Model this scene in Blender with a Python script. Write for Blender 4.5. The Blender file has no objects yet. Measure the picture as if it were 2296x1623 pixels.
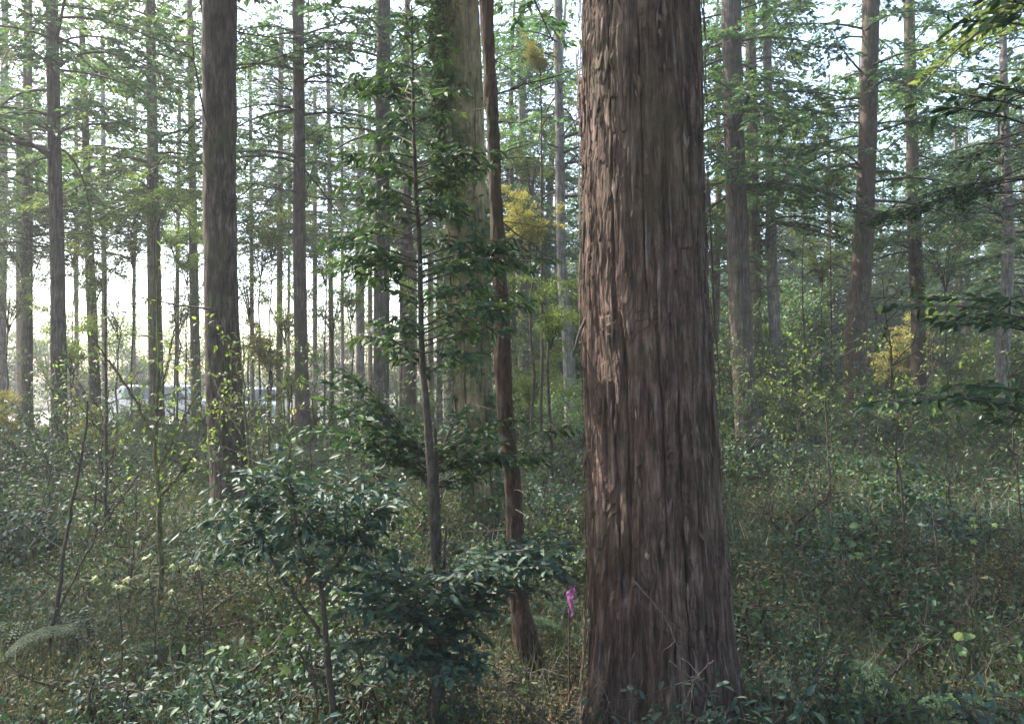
import bpy, math
import numpy as np
from mathutils import Vector, Matrix

# ------------------------------------------------------------------ camera, sky, sun, exposure
sc = bpy.context.scene
C = sc.collection
F, CX, CY = 1657.0, 1148.0, 811.5          # focal length and centre in the photograph's measuring pixels (2296 wide)
CAMZ, PITCH = 1.5, math.radians(1.33)
cam = bpy.data.objects.new("Camera", bpy.data.cameras.new("Camera"))
C.objects.link(cam)
cam.location = (0, 0, CAMZ)
cam.rotation_euler = (math.pi / 2 + PITCH, 0, 0)
cam.data.sensor_width = 36
cam.data.lens = 36 * F / 2296
cam.data.clip_start = 0.05
cam.data.clip_end = 2000
sc.camera = cam

SUN_EL, SUN_AZ = math.radians(48), math.radians(-62)     # azimuth from +Y towards +X
w = bpy.data.worlds.new("World"); sc.world = w; w.use_nodes = True
nt = w.node_tree
sky = nt.nodes.new("ShaderNodeTexSky"); sky.sky_type = 'NISHITA'; sky.sun_disc = False
sky.sun_elevation = SUN_EL; sky.sun_rotation = SUN_AZ
sky.air_density = 1.0; sky.dust_density = 3.0; sky.ozone_density = 1.0
bg = nt.nodes["Background"]; bg.inputs[1].default_value = 0.15
nt.links.new(sky.outputs[0], bg.inputs[0])
sl = bpy.data.lights.new("Sun", 'SUN'); so = bpy.data.objects.new("Sun", sl); C.objects.link(so)
sl.energy = 3.0; sl.angle = math.radians(0.6); sl.color = (1.0, 0.93, 0.82)
sd = Vector((math.sin(SUN_AZ) * math.cos(SUN_EL), math.cos(SUN_AZ) * math.cos(SUN_EL), math.sin(SUN_EL)))
so.rotation_euler = sd.to_track_quat('Z', 'Y').to_euler()
so.location = (0, 0, 30)
sc.view_settings.view_transform = 'Standard'; sc.view_settings.look = 'None'
sc.view_settings.exposure = 2.35; sc.view_settings.gamma = 1
sc.cycles.use_denoising = True
sc.cycles.max_bounces = 8; sc.cycles.diffuse_bounces = 4; sc.cycles.transmission_bounces = 4
sc.cycles.transparent_max_bounces = 4; sc.cycles.glossy_bounces = 2
sc.cycles.caustics_reflective = False; sc.cycles.caustics_refractive = False

R = np.random.default_rng(7)
ct, st = math.cos(PITCH), math.sin(PITCH)

def wp(px, py, d):
    """world point seen at photograph pixel (px, py) at distance d in front of the camera"""
    u, v = (px - CX) / F, (CY - py) / F
    y = ct - v * st; z = st + v * ct
    k = d / y
    return np.array([u * k, d, CAMZ + z * k])

def gh(x, y):
    """ground height"""
    x = np.asarray(x, float); y = np.asarray(y, float)
    h = 0.05 * np.sin(x * 0.9 + 1.3) * np.cos(y * 0.7) + 0.10 * np.sin(x * 0.23 + y * 0.17) - 0.02
    h = h + 0.020 * np.clip(x - 2, 0, 30) * np.clip((y - 6) / 20, 0, 1)
    h = h - 0.5 * np.clip((y - 20) / 12, 0, 1) * np.clip((-x - 1) / 6, 0, 1)
    f = np.clip((np.hypot(x, y) - 60) / 60, 0, 1)
    return h * (1 - f)

# ------------------------------------------------------------------ mesh helpers
class MB:
    def __init__(s): s.v, s.t, s.m, s.n, s.sm = [], [], [], 0, []
    def add(s, v, f, mi=0, smooth=False):
        v = np.asarray(v, float).reshape(-1, 3); f = np.asarray(f, int)
        if f.ndim == 2 and f.shape[1] == 4:
            f = np.vstack([f[:, [0, 1, 2]], f[:, [0, 2, 3]]])
        s.v.append(v); s.t.append(f + s.n); s.m.append(np.full(len(f), mi)); s.sm.append(np.full(len(f), smooth)); s.n += len(v)
    def mesh(s, name, mats):
        v = np.vstack(s.v); t = np.vstack(s.t); m = np.concatenate(s.m); sm = np.concatenate(s.sm)
        me = bpy.data.meshes.new(name)
        me.vertices.add(len(v)); me.vertices.foreach_set("co", v.astype(np.float32).ravel())
        me.loops.add(len(t) * 3); me.loops.foreach_set("vertex_index", t.astype(np.int32).ravel())
        me.polygons.add(len(t)); me.polygons.foreach_set("loop_start", np.arange(0, len(t) * 3, 3, dtype=np.int32))
        me.polygons.foreach_set("loop_total", np.full(len(t), 3, dtype=np.int32))
        for a in mats: me.materials.append(a)
        me.polygons.foreach_set("material_index", m.astype(np.int32))
        me.polygons.foreach_set("use_smooth", sm)
        me.update(calc_edges=True); me.validate()
        return me
    def obj(s, name, mats, parent=None, loc=None):
        o = bpy.data.objects.new(name, s.mesh(name, mats)); C.objects.link(o)
        if parent: o.parent = parent
        if loc is not None: o.location = loc
        return o

def tag(o, label=None, cat=None, group=None, kind=None):
    if label: o["label"] = label
    if cat: o["category"] = cat
    if group: o["group"] = group
    if kind: o["kind"] = kind
    return o

def empty(name, loc, label, cat, group=None, rz=0.0):
    o = bpy.data.objects.new(name, None); C.objects.link(o); o.empty_display_size = 0.2
    o.location = loc; o.rotation_euler = (0, 0, rz)
    return tag(o, label, cat, group)

def nrm(a): return a / np.maximum(np.linalg.norm(a, axis=-1, keepdims=True), 1e-9)

def resample(P, r, n):
    P = np.asarray(P, float); r = np.asarray(r, float)
    s = np.concatenate([[0], np.cumsum(np.linalg.norm(np.diff(P, axis=0), axis=1))])
    q = np.linspace(0, s[-1], n)
    # smooth catmull-like by cubic hermite
    m = np.gradient(P, s, axis=0)
    i = np.clip(np.searchsorted(s, q) - 1, 0, len(s) - 2)
    h = (s[i + 1] - s[i])[:, None]; u = ((q - s[i]) / h[:, 0])[:, None]
    out = (2*u**3 - 3*u**2 + 1) * P[i] + (u**3 - 2*u**2 + u) * h * m[i] + (-2*u**3 + 3*u**2) * P[i+1] + (u**3 - u**2) * h * m[i+1]
    return out, np.interp(q, s, r)

def tube(mb, P, r, sides=6, mi=0, smooth=True, cap=True):
    P = np.asarray(P, float); r = np.asarray(r, float) * np.ones(len(P))
    T = nrm(np.gradient(P, axis=0))
    ref = np.array([0, 0, 1.0]) if abs(T[:, 2]).mean() < 0.8 else np.array([0, 1.0, 0])
    A = nrm(np.cross(T, ref)); B = np.cross(T, A)
    th = np.arange(sides) * 2 * math.pi / sides
    v = P[:, None] + r[:, None, None] * (A[:, None] * np.cos(th)[None, :, None] + B[:, None] * np.sin(th)[None, :, None])
    n = len(P); idx = np.arange(n * sides).reshape(n, sides)
    a, b = idx[:-1], idx[1:]
    f = np.stack([a, np.roll(a, -1, 1), np.roll(b, -1, 1), b], -1).reshape(-1, 4)
    mb.add(v.reshape(-1, 3), f, mi, smooth)

DIA_V = np.array([[0, 0, 0], [.42, .5, .07], [1, 0, -.05], [.42, -.5, .07]]); DIA_F = np.array([[0, 2, 1], [0, 3, 2]])
LAN_V = np.array([[0, 0, 0], [1, 0, -.16], [.28, 0, .0], [.66, 0, -.03], [.25, .40, .06], [.62, .42, .02], [.25, -.40, .06], [.62, -.42, .02]])
LAN_F = np.array([[0, 2, 4], [0, 6, 2], [2, 3, 5], [2, 5, 4], [2, 6, 7], [2, 7, 3], [3, 1, 5], [3, 7, 1]])
# lobed maple-like leaf
_a = np.radians([180, 140, 100, 78, 55, 28, 0, -28, -55, -78, -100, -140]); _r = [.25, .45, .62, .38, .85, .45, 1.05, .45, .85, .38, .62, .45]
LOB_V = np.vstack([[.4, 0, .04], np.stack([.4 + .6 * np.array(_r) * np.cos(_a), .6 * np.array(_r) * np.sin(_a), -.08 * np.array(_r)], -1)])
LOB_F = np.array([[0, 1 + k, 1 + (k + 1) % 12] for k in range(12)])[:, ::-1]
BLD_V = np.array([[0, -.5, 0], [0, .5, 0], [.5, -.35, .10], [.5, .35, .10], [1, 0, -.10]]); BLD_F = np.array([[0, 2, 1], [1, 2, 3], [3, 2, 4]])

def leaves(mb, P, D, N, L, W, tpl='dia', mi=0):
    V, Fc = {'dia': (DIA_V, DIA_F), 'lan': (LAN_V, LAN_F), 'lob': (LOB_V, LOB_F), 'bld': (BLD_V, BLD_F)}[tpl]
    P = np.asarray(P); n = len(P)
    if n == 0: return
    D = nrm(D); S = nrm(np.cross(N, D)); U = np.cross(D, S)
    L = (np.ones(n) * L)[:, None, None]; W = (np.ones(n) * W)[:, None, None]
    v = P[:, None] + D[:, None] * V[None, :, 0:1] * L + S[:, None] * V[None, :, 1:2] * W + U[:, None] * V[None, :, 2:3] * L
    f = Fc[None] + (np.arange(n) * len(V))[:, None, None]
    mb.add(v.reshape(-1, 3), f.reshape(-1, 3), mi, False)

def rn(n, s=1.0): return R.normal(0, s, (n, 3))

# periodic value noise on (theta, z) for the bark relief
def vnoise(th, z, nt_, fz, seed):
    g = np.random.default_rng(seed).random((nt_, 4096))
    a = (th / (2 * math.pi)) % 1.0 * nt_; b = z * fz + 500
    i, j = np.floor(a).astype(int), np.floor(b).astype(int)
    fa, fb = a - i, b - j
    fa = fa * fa * (3 - 2 * fa); fb = fb * fb * (3 - 2 * fb)
    i0, i1, j0, j1 = i % nt_, (i + 1) % nt_, j % 4096, (j + 1) % 4096
    return (g[i0, j0] * (1 - fa) + g[i1, j0] * fa) * (1 - fb) + (g[i0, j1] * (1 - fa) + g[i1, j1] * fa) * fb

# ------------------------------------------------------------------ materials
def new_mat(name):
    m = bpy.data.materials.new(name); m.use_nodes = True
    n = m.node_tree; p = n.nodes["Principled BSDF"]
    return m, n, p

def ramp(n, cols, fac, interp='LINEAR'):
    r = n.nodes.new("ShaderNodeValToRGB"); r.color_ramp.interpolation = interp
    e = r.color_ramp.elements
    while len(e) < len(cols): e.new(0.5)
    for k, (p, c) in enumerate(cols):
        e[k].position = p; e[k].color = (*c, 1)
    n.links.new(fac, r.inputs[0]); return r

def mth(n, op, a, b=None, clamp=False):
    x = n.nodes.new("ShaderNodeMath"); x.operation = op; x.use_clamp = clamp
    for k, q in enumerate((a, b)):
        if q is None: continue
        if isinstance(q, (int, float)): x.inputs[k].default_value = q
        else: n.links.new(q, x.inputs[k])
    return x.outputs[0]

def mixc(n, f, a, b):
    x = n.nodes.new("ShaderNodeMix"); x.data_type = 'RGBA'
    for s, q in ((x.inputs[0], f), (x.inputs[6], a), (x.inputs[7], b)):
        if isinstance(q, (int, float)): s.default_value = q
        elif isinstance(q, tuple): s.default_value = (*q, 1)
        else: n.links.new(q, s)
    return x.outputs[2]

def noise(n, scale, detail=3, vec=None, rough=0.55, out=0):
    x = n.nodes.new("ShaderNodeTexNoise"); x.inputs["Scale"].default_value = scale
    x.inputs["Detail"].default_value = detail; x.inputs["Roughness"].default_value = rough
    if vec is not None: n.links.new(vec, x.inputs["Vector"])
    return x.outputs[out]

def leaf_mat(name, cols, rough=0.45, trans=0.35, spec=0.5, patch=None, patch_scale=0.8, tr_tint=(1.25, 1.35, 0.6)):
    """cols: colour stops by leaf; patch: second ramp mixed in by noise over the ground (stands of another plant)"""
    m, n, p = new_mat(name)
    g = n.nodes.new("ShaderNodeNewGeometry")
    oi = n.nodes.new("ShaderNodeObjectInfo")
    f = mth(n, 'FRACT', mth(n, 'ADD', g.outputs["Random Per Island"], 0.0))
    rm = ramp(n, cols, f).outputs[0]
    if patch:
        r2 = ramp(n, patch, f).outputs[0]
        nz = noise(n, patch_scale, 3, g.outputs["Position"])
        mm = ramp(n, [(0.47, (0, 0, 0)), (0.56, (1, 1, 1))], nz).outputs[0]
        rm = mixc(n, mm, rm, r2)
    hsv = n.nodes.new("ShaderNodeHueSaturation")
    n.links.new(rm, hsv.inputs["Color"])
    n.links.new(mth(n, 'ADD', mth(n, 'MULTIPLY', oi.outputs["Random"], 0.04), 0.48), hsv.inputs["Hue"])
    n.links.new(mth(n, 'ADD', mth(n, 'MULTIPLY', oi.outputs["Random"], 0.5), 0.75), hsv.inputs["Value"])
    col = hsv.outputs[0]
    n.links.new(col, p.inputs["Base Color"])
    p.inputs["Roughness"].default_value = rough
    p.inputs["Specular IOR Level"].default_value = spec
    tr = n.nodes.new("ShaderNodeBsdfTranslucent")
    mul = n.nodes.new("ShaderNodeMix"); mul.data_type = 'RGBA'; mul.blend_type = 'MULTIPLY'; mul.inputs[0].default_value = 1
    n.links.new(col, mul.inputs[6]); mul.inputs[7].default_value = (*tr_tint, 1)
    n.links.new(mul.outputs[2], tr.inputs[0])
    mx = n.nodes.new("ShaderNodeMixShader"); mx.inputs[0].default_value = trans
    n.links.new(p.outputs[0], mx.inputs[1]); n.links.new(tr.outputs[0], mx.inputs[2])
    n.links.new(mx.outputs[0], n.nodes["Material Output"].inputs[0])
    return m

def bark_mat(name, dark, mid, light, moss=(0.05, 0.075, 0.02), moss_amt=0.3, sx=22.0, sz=2.2, bump=0.6, red=None, stops=(0.36, 0.50, 0.66)):
    m, n, p = new_mat(name)
    tc = n.nodes.new("ShaderNodeTexCoord")
    mp = n.nodes.new("ShaderNodeMapping"); n.links.new(tc.outputs["Object"], mp.inputs[0])
    mp.inputs["Scale"].default_value = (sx, sx, sz)
    fib = noise(n, 1.0, 6, mp.outputs[0], 0.65)
    mp2 = n.nodes.new("ShaderNodeMapping"); n.links.new(tc.outputs["Object"], mp2.inputs[0])
    mp2.inputs["Scale"].default_value = (sx * 3.2, sx * 3.2, sz * 1.6)
    fine = noise(n, 1.0, 4, mp2.outputs[0], 0.6)
    f = mth(n, 'ADD', mth(n, 'MULTIPLY', fib, 0.65), mth(n, 'MULTIPLY', fine, 0.35))
    c = ramp(n, [(stops[0], dark), (stops[1], mid), (stops[2], light)], f).outputs[0]
    big = noise(n, 2.0, 3, tc.outputs["Object"])
    blo = ramp(n, [(0.30, (0.50, 0.48, 0.46)), (0.50, (1, 1, 1)), (0.68, (1.45, 1.42, 1.38))], noise(n, 5.0, 5, tc.outputs["Object"], .7)).outputs[0]
    ml = n.nodes.new("ShaderNodeMix"); ml.data_type = 'RGBA'; ml.blend_type = 'MULTIPLY'; ml.inputs[0].default_value = 1
    n.links.new(c, ml.inputs[6]); n.links.new(blo, ml.inputs[7]); c = ml.outputs[2]
    if red:
        rr = ramp(n, [(0.45, (0, 0, 0)), (0.62, (1, 1, 1))], noise(n, 3.0, 2, tc.outputs["Object"])).outputs[0]
        c = mixc(n, mth(n, 'MULTIPLY', rr, 0.7), c, red)
    mm = ramp(n, [(0.50, (0, 0, 0)), (0.70, (1, 1, 1))], big).outputs[0]
    c = mixc(n, mth(n, 'MULTIPLY', mm, moss_amt), c, moss)
    n.links.new(c, p.inputs["Base Color"]); p.inputs["Roughness"].default_value = 0.85
    p.inputs["Specular IOR Level"].default_value = 0.25
    b = n.nodes.new("ShaderNodeBump"); b.inputs["Strength"].default_value = bump; b.inputs["Distance"].default_value = 0.02
    n.links.new(f, b.inputs["Height"]); n.links.new(b.outputs[0], p.inputs["Normal"])
    return m

M = {}
M['bark_big'] = bark_mat("big_bark", (0.020, 0.013, 0.010), (0.080, 0.050, 0.039), (0.20, 0.140, 0.115), moss=(0.080, 0.066, 0.032), moss_amt=0.5, sx=30, sz=4.2, bump=0.9, stops=(0.38, 0.50, 0.65))
M['bark_flake'] = bark_mat("bark_flake", (0.04, 0.028, 0.022), (0.12, 0.084, 0.070), (0.23, 0.175, 0.155), moss=(0.10, 0.09, 0.05), moss_amt=0.3, sx=34, sz=9, bump=0.6)
M['bark'] = bark_mat("conifer_bark", (0.028, 0.021, 0.018), (0.085, 0.065, 0.055), (0.19, 0.155, 0.135), moss_amt=0.5, sx=30, sz=2.5)
M['bark_dark'] = bark_mat("dark_brown_bark", (0.016, 0.011, 0.009), (0.055, 0.039, 0.032), (0.13, 0.10, 0.085), moss_amt=0.5, sx=26, sz=5, stops=(0.40, 0.50, 0.62))
M['bark_moss'] = bark_mat("mossy_bark", (0.045, 0.036, 0.024), (0.12, 0.098, 0.064), (0.25, 0.21, 0.145), moss=(0.055, 0.075, 0.025), moss_amt=0.6, sx=26, sz=2.5)
M['bark_red'] = bark_mat("reddish_bark", (0.032, 0.024, 0.020), (0.085, 0.064, 0.052), (0.18, 0.145, 0.120), moss_amt=0.7, sx=30, sz=5, red=(0.095, 0.056, 0.042))
M['bark_thin'] = bark_mat("thin_tree_bark", (0.018, 0.014, 0.010), (0.075, 0.050, 0.038), (0.19, 0.14, 0.11), moss=(0.030, 0.042, 0.014), moss_amt=0.85, sx=70, sz=16, bump=1.0, red=(0.085, 0.045, 0.030))
M['bark_warm'] = bark_mat("olive_bark", (0.075, 0.058, 0.030), (0.21, 0.165, 0.090), (0.38, 0.31, 0.19), moss=(0.070, 0.095, 0.025), moss_amt=0.7, sx=24, sz=5, bump=.8)
M['bark_grey'] = bark_mat("grey_bark", (0.09, 0.08, 0.075), (0.20, 0.18, 0.165), (0.36, 0.33, 0.30), moss_amt=0.35, sx=25, sz=3)
M['twig'] = bark_mat("twig_bark", (0.03, 0.025, 0.02), (0.07, 0.055, 0.045), (0.13, 0.11, 0.09), moss_amt=0.3, sx=60, sz=20)
M['twig_lichen'] = bark_mat("lichen_twig", (0.04, 0.035, 0.02), (0.09, 0.085, 0.04), (0.22, 0.22, 0.08), moss=(0.22, 0.24, 0.05), moss_amt=0.7, sx=60, sz=20)
M['dead'] = bark_mat("dead_twig", (0.06, 0.048, 0.040), (0.115, 0.092, 0.078), (0.19, 0.155, 0.135), moss_amt=0.1, sx=60, sz=30)
M['conifer'] = leaf_mat("conifer_foliage", [(0, (0.034, 0.078, 0.056)), (.4, (0.056, 0.115, 0.078)), (.75, (0.09, 0.155, 0.085)), (1, (0.15, 0.19, 0.12))], rough=.5, trans=.48)
M['conifer_warm'] = leaf_mat("conifer_foliage_warm", [(0, (0.045, 0.075, 0.035)), (.4, (0.08, 0.12, 0.05)), (.75, (0.13, 0.16, 0.07)), (1, (0.19, 0.19, 0.10))], rough=.5, trans=.48)
M['evergreen'] = leaf_mat("evergreen_leaf", [(0, (0.022, 0.052, 0.034)), (.5, (0.038, 0.080, 0.042)), (.85, (0.06, 0.115, 0.04)), (1, (0.10, 0.15, 0.05))], rough=.6, trans=.25, spec=.3)
M['olive'] = leaf_mat("olive_leaf", [(0, (0.030, 0.040, 0.018)), (.4, (0.060, 0.070, 0.030)), (.7, (0.10, 0.10, 0.045)), (.88, (0.12, 0.08, 0.045)), (1, (0.20, 0.18, 0.09))], rough=.65, trans=.25, spec=.2)
M['blue_leaf'] = leaf_mat("bluish_leaf", [(0, (0.022, 0.050, 0.038)), (.5, (0.038, 0.080, 0.060)), (.85, (0.060, 0.105, 0.075)), (1, (0.10, 0.13, 0.06))], rough=.55, trans=.2, spec=.35)
M['shrub'] = leaf_mat("shrub_leaf", [(0, (0.035, 0.07, 0.03)), (.5, (0.06, 0.105, 0.035)), (.85, (0.10, 0.145, 0.04)), (1, (0.17, 0.18, 0.06))], rough=.45, trans=.35)
M['lime'] = leaf_mat("lime_leaf", [(0, (0.10, 0.15, 0.035)), (.6, (0.16, 0.22, 0.055)), (1, (0.24, 0.29, 0.09))], rough=.5, trans=.45)
M['yellow'] = leaf_mat("yellow_and_sunlit_leaf", [(0, (0.16, 0.18, 0.05)), (.6, (0.30, 0.29, 0.08)), (1, (0.46, 0.42, 0.15))], rough=.5, trans=.45, tr_tint=(1.1, 1.05, .6))  # true yellow leaves; on some young trees sunlight put into the colour
M['under'] = leaf_mat("undergrowth_leaf",
    [(0, (0.018, 0.034, 0.020)), (.30, (0.036, 0.060, 0.028)), (.55, (0.070, 0.085, 0.038)), (.74, (0.11, 0.105, 0.058)), (.86, (0.11, 0.070, 0.045)), (.97, (0.13, 0.10, 0.06)), (1, (0.24, 0.24, 0.12))],
    patch=[(0, (0.018, 0.045, 0.040)), (.45, (0.036, 0.080, 0.066)), (.75, (0.06, 0.10, 0.06)), (.92, (0.10, 0.075, 0.06)), (1, (0.14, 0.18, 0.10))], rough=.7, trans=.25, spec=.2, patch_scale=1.1)
M['litter'] = leaf_mat("fallen_leaf", [(0, (0.05, 0.035, 0.025)), (.4, (0.10, 0.060, 0.038)), (.7, (0.15, 0.080, 0.042)), (.93, (0.24, 0.10, 0.040)), (1, (0.24, 0.19, 0.13))], rough=.7, trans=.1)
M['grass'] = leaf_mat("thin_blade", [(0, (0.04, 0.070, 0.032)), (.45, (0.07, 0.095, 0.05)), (.75, (0.12, 0.12, 0.08)), (1, (0.25, 0.22, 0.17))], rough=.6, trans=.3)

def simple(name, col, rough=.5, metal=0.0, spec=.5, var=0.0):
    m, n, p = new_mat(name)
    if var:
        nz = noise(n, 12, 4)
        c = mixc(n, nz, tuple(c * (1 - var) for c in col), tuple(min(1, c * (1 + var)) for c in col))
        n.links.new(c, p.inputs["Base Color"])
    else: p.inputs["Base Color"].default_value = (*col, 1)
    p.inputs["Roughness"].default_value = rough; p.inputs["Metallic"].default_value = metal
    p.inputs["Specular IOR Level"].default_value = spec
    return m

# ------------------------------------------------------------------ ground
def build_ground():
    xs = np.concatenate([-np.geomspace(700, 40, 14), np.linspace(-39, 39, 157), np.geomspace(40, 700, 14)])
    ys = np.concatenate([-np.geomspace(300, 13, 12), np.linspace(-12, 60, 181), np.geomspace(61, 900, 16)])
    X, Y = np.meshgrid(xs, ys)
    Z = gh(X, Y) + 0.02 * np.sin(X * 5.1) * np.sin(Y * 4.3) * (np.hypot(X, Y) < 40)
    n, m_ = X.shape; idx = np.arange(n * m_).reshape(n, m_)
    f = np.stack([idx[:-1, :-1], idx[:-1, 1:], idx[1:, 1:], idx[1:, :-1]], -1).reshape(-1, 4)
    m, nn, p = new_mat("forest_floor")
    g = nn.nodes.new("ShaderNodeNewGeometry")
    a = noise(nn, 14, 6, g.outputs["Position"], .7); b = noise(nn, 0.7, 4, g.outputs["Position"])
    c1 = ramp(nn, [(.3, (0.03, 0.022, 0.016)), (.5, (0.07, 0.052, 0.038)), (.68, (0.13, 0.095, 0.065))], a).outputs[0]
    c2 = ramp(nn, [(.3, (0.025, 0.04, 0.02)), (.55, (0.06, 0.085, 0.035)), (.7, (0.11, 0.12, 0.06))], a).outputs[0]
    k = ramp(nn, [(.42, (0, 0, 0)), (.6, (1, 1, 1))], b).outputs[0]
    nn.links.new(mixc(nn, k, c1, c2), p.inputs["Base Color"]); p.inputs["Roughness"].default_value = .95
    bp = nn.nodes.new("ShaderNodeBump"); bp.inputs["Strength"].default_value = .8; bp.inputs["Distance"].default_value = .05
    nn.links.new(a, bp.inputs["Height"]); nn.links.new(bp.outputs[0], p.inputs["Normal"])
    mb = MB(); mb.add(np.stack([X, Y, Z], -1), f, 0, True)
    tag(mb.obj("ground", [m]), kind="structure")
    # pale lot beyond the forest edge on the left
    m2, nn, p = new_mat("pale_gravel")
    a = noise(nn, 3, 6)
    nn.links.new(ramp(nn, [(.35, (0.42, 0.40, 0.37)), (.65, (0.62, 0.60, 0.56))], a).outputs[0], p.inputs["Base Color"])
    p.inputs["Roughness"].default_value = .9
    X, Y = np.meshgrid(np.linspace(-45, -7.5, 60), np.linspace(27.5, 44, 30))
    Y = Y + 0.6 * np.sin(X * .5) * ((Y < 28) | (Y > 43.5))
    idx = np.arange(X.size).reshape(X.shape)
    f = np.stack([idx[:-1, :-1], idx[:-1, 1:], idx[1:, 1:], idx[1:, :-1]], -1).reshape(-1, 4)
    mb = MB(); mb.add(np.stack([X, Y, gh(X, Y) + .045], -1), f, 0, True)
    tag(mb.obj("parking_lot", [m2]), kind="structure")
build_ground()

# ------------------------------------------------------------------ conifer parts
def conifer_crown_mesh(name, seed, H=10.0, Rm=2.4, nb=64, mat='conifer', lsz=1.2, dens=1.0):
    """foliage and its boughs round a vertical axis, from 0 to H"""
    rg = np.random.default_rng(seed); mb = MB()
    for b in range(nb):
        z0 = H * (rg.random() ** 1.1) * .96
        L = Rm * (1 - z0 / H) ** .6 * rg.uniform(.55, 1.1) + .35
        az = rg.uniform(0, 2 * math.pi); o = np.array([math.cos(az), math.sin(az), 0]); sdv = np.array([-o[1], o[0], 0])
        up = rg.uniform(.05, .45); dr = rg.uniform(.25, .6)
        s = np.linspace(0, 1, 7)[:, None]
        bend = rg.uniform(-.3, .3)
        path = np.array([0, 0, z0]) + o * L * s + sdv * bend * L * s * s + np.array([0, 0, 1]) * L * (up * s - dr * s * s)
        tube(mb, path, np.linspace(.018, .004, 7) * (L / 1.5 + .3), 4, 1)
        nt_ = max(4, int(L * 8.5 * dens))
        for q in range(nt_):
            sq = rg.uniform(.22, 1.0); k = sq * 6; i = min(int(k), 5)
            base = path[i] + (path[i + 1] - path[i]) * (k - i)
            side = 1 if q % 2 else -1
            tl = L * .38 * (1.12 - sq * .8) * rg.uniform(.6, 1.2) + .1
            dv = nrm(o * rg.uniform(.3, .9) + sdv * side * rg.uniform(.5, 1.1) + np.array([0, 0, rg.uniform(-.35, .1)]))
            nl = int(13 * dens * (tl / .5) ** .8) + 5
            u = np.sort(rg.random(nl))[:, None]
            P = base + dv * tl * u + np.array([0, 0, -1]) * .28 * tl * u * u + rg.normal(0, .028, (nl, 3)) * np.array([1, 1, .5])
            sg = np.where(rg.random((nl, 1)) < .5, 1, -1)
            lat = np.cross(dv, [0, 0, 1.0])
            D = dv * .8 + lat * sg * rg.uniform(.3, 1.1, (nl, 1)) + np.array([0, 0, -.18]) + rg.normal(0, .12, (nl, 3))
            N = np.array([0, 0, 1.0]) + rg.normal(0, .35, (nl, 3))
            Ls = rg.uniform(.06, .13, nl) * lsz
            leaves(mb, P, D, N, Ls, Ls * rg.uniform(.32, .58, nl), 'dia', 0)
    return mb.mesh(name, [M[mat], M['twig']])

CROWN = [conifer_crown_mesh("crown", 11 + k, H=[10, 11, 9, 10.5, 9.5][k], Rm=[2.3, 2.0, 2.6, 2.2, 2.5][k], nb=[74, 78, 68, 76, 72][k],
         mat='conifer_warm' if k == 4 else 'conifer') for k in range(5)]
SPARSE = [conifer_crown_mesh("crown", 31 + k, H=9, Rm=2.3, nb=44, dens=.9, mat='conifer_warm' if k == 2 else 'conifer') for k in range(3)]

def limb_set(mb, base_fn, zs, seed, lmin=.5, lmax=1.6, mi=0, r0=.011, az=None):
    """dead side branches with a few forked twigs"""
    rg = np.random.default_rng(seed)
    for z in zs:
        c, rr = base_fn(z)
        a = rg.uniform(0, 2 * math.pi) if az is None else az + rg.normal(0, .5)
        o = np.array([math.cos(a), math.sin(a), 0]); sdv = np.array([-o[1], o[0], 0])
        L = rg.uniform(min(lmin, lmax * .5), lmax); up = rg.uniform(-.3, .6); bend = rg.uniform(-.25, .25)
        s = np.linspace(0, 1, 7)[:, None]
        P = c + o * (rr * .6 + L * s) + sdv * bend * L * s * s + np.array([0, 0, 1]) * L * (up * s + rg.uniform(-.35, .2) * s * s) + rg.normal(0, .012 * L, (7, 3)) * s
        tube(mb, P, np.linspace(r0, r0 * .3, 7) * (.6 + L * .4), 4, mi)
        for q in range(rg.integers(1, 4)):
            i = rg.integers(2, 6); d = nrm(o + sdv * rg.uniform(-1, 1) + np.array([0, 0, rg.uniform(-.4, .5)]))
            l2 = L * rg.uniform(.2, .45); s2 = np.linspace(0, 1, 4)[:, None]
            tube(mb, P[i] + d * l2 * s2 + rg.normal(0, .02, (4, 3)) * s2, np.linspace(r0 * .5, r0 * .2, 4), 3, mi)

def trunk_mesh(name, path, rad, mat, seed, nf=1.0, sides=14, nseg=46, limbs=(), lmax=1.5, relief=.05, flare=.35, extra_mats=('twig',), az=None, r0=.011):
    """path/rad in coordinates relative to the tree's base"""
    rg = np.random.default_rng(seed)
    P, r = resample(path, rad, nseg)
    z = P[:, 2]
    rr = r * (1 + flare * np.exp(-np.maximum(z, 0) / .28))
    th = np.arange(sides) * 2 * math.pi / sides
    TH, ZZ = np.meshgrid(th, z)
    n1 = vnoise(TH, ZZ, 6, 1.1 * nf, seed) - .5; n2 = vnoise(TH, ZZ, sides, 3.0 * nf, seed + 1) - .5
    k = 1 + relief * 2 * n1 + relief * 1.6 * n2 + .5 * flare * np.exp(-np.maximum(ZZ, 0) / .2) * (np.cos(TH * 4 + seed) * .5)
    v = np.stack([P[:, 0:1] + rr[:, None] * k * np.cos(TH), P[:, 1:2] + rr[:, None] * k * np.sin(TH), ZZ], -1)
    idx = np.arange(nseg * sides).reshape(nseg, sides); a, b = idx[:-1], idx[1:]
    f = np.stack([a, np.roll(a, -1, 1), np.roll(b, -1, 1), b], -1).reshape(-1, 4)
    mb = MB(); mb.add(v, f, 0, True)
    def at(zq): return np.array([np.interp(zq, z, P[:, 0]), np.interp(zq, z, P[:, 1]), zq]), np.interp(zq, z, rr)
    if len(limbs): limb_set(mb, at, limbs, seed + 5, lmax=lmax, mi=1, az=az, r0=r0)
    return mb.mesh(name, [M[mat]] + [M[e] for e in extra_mats])

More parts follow.
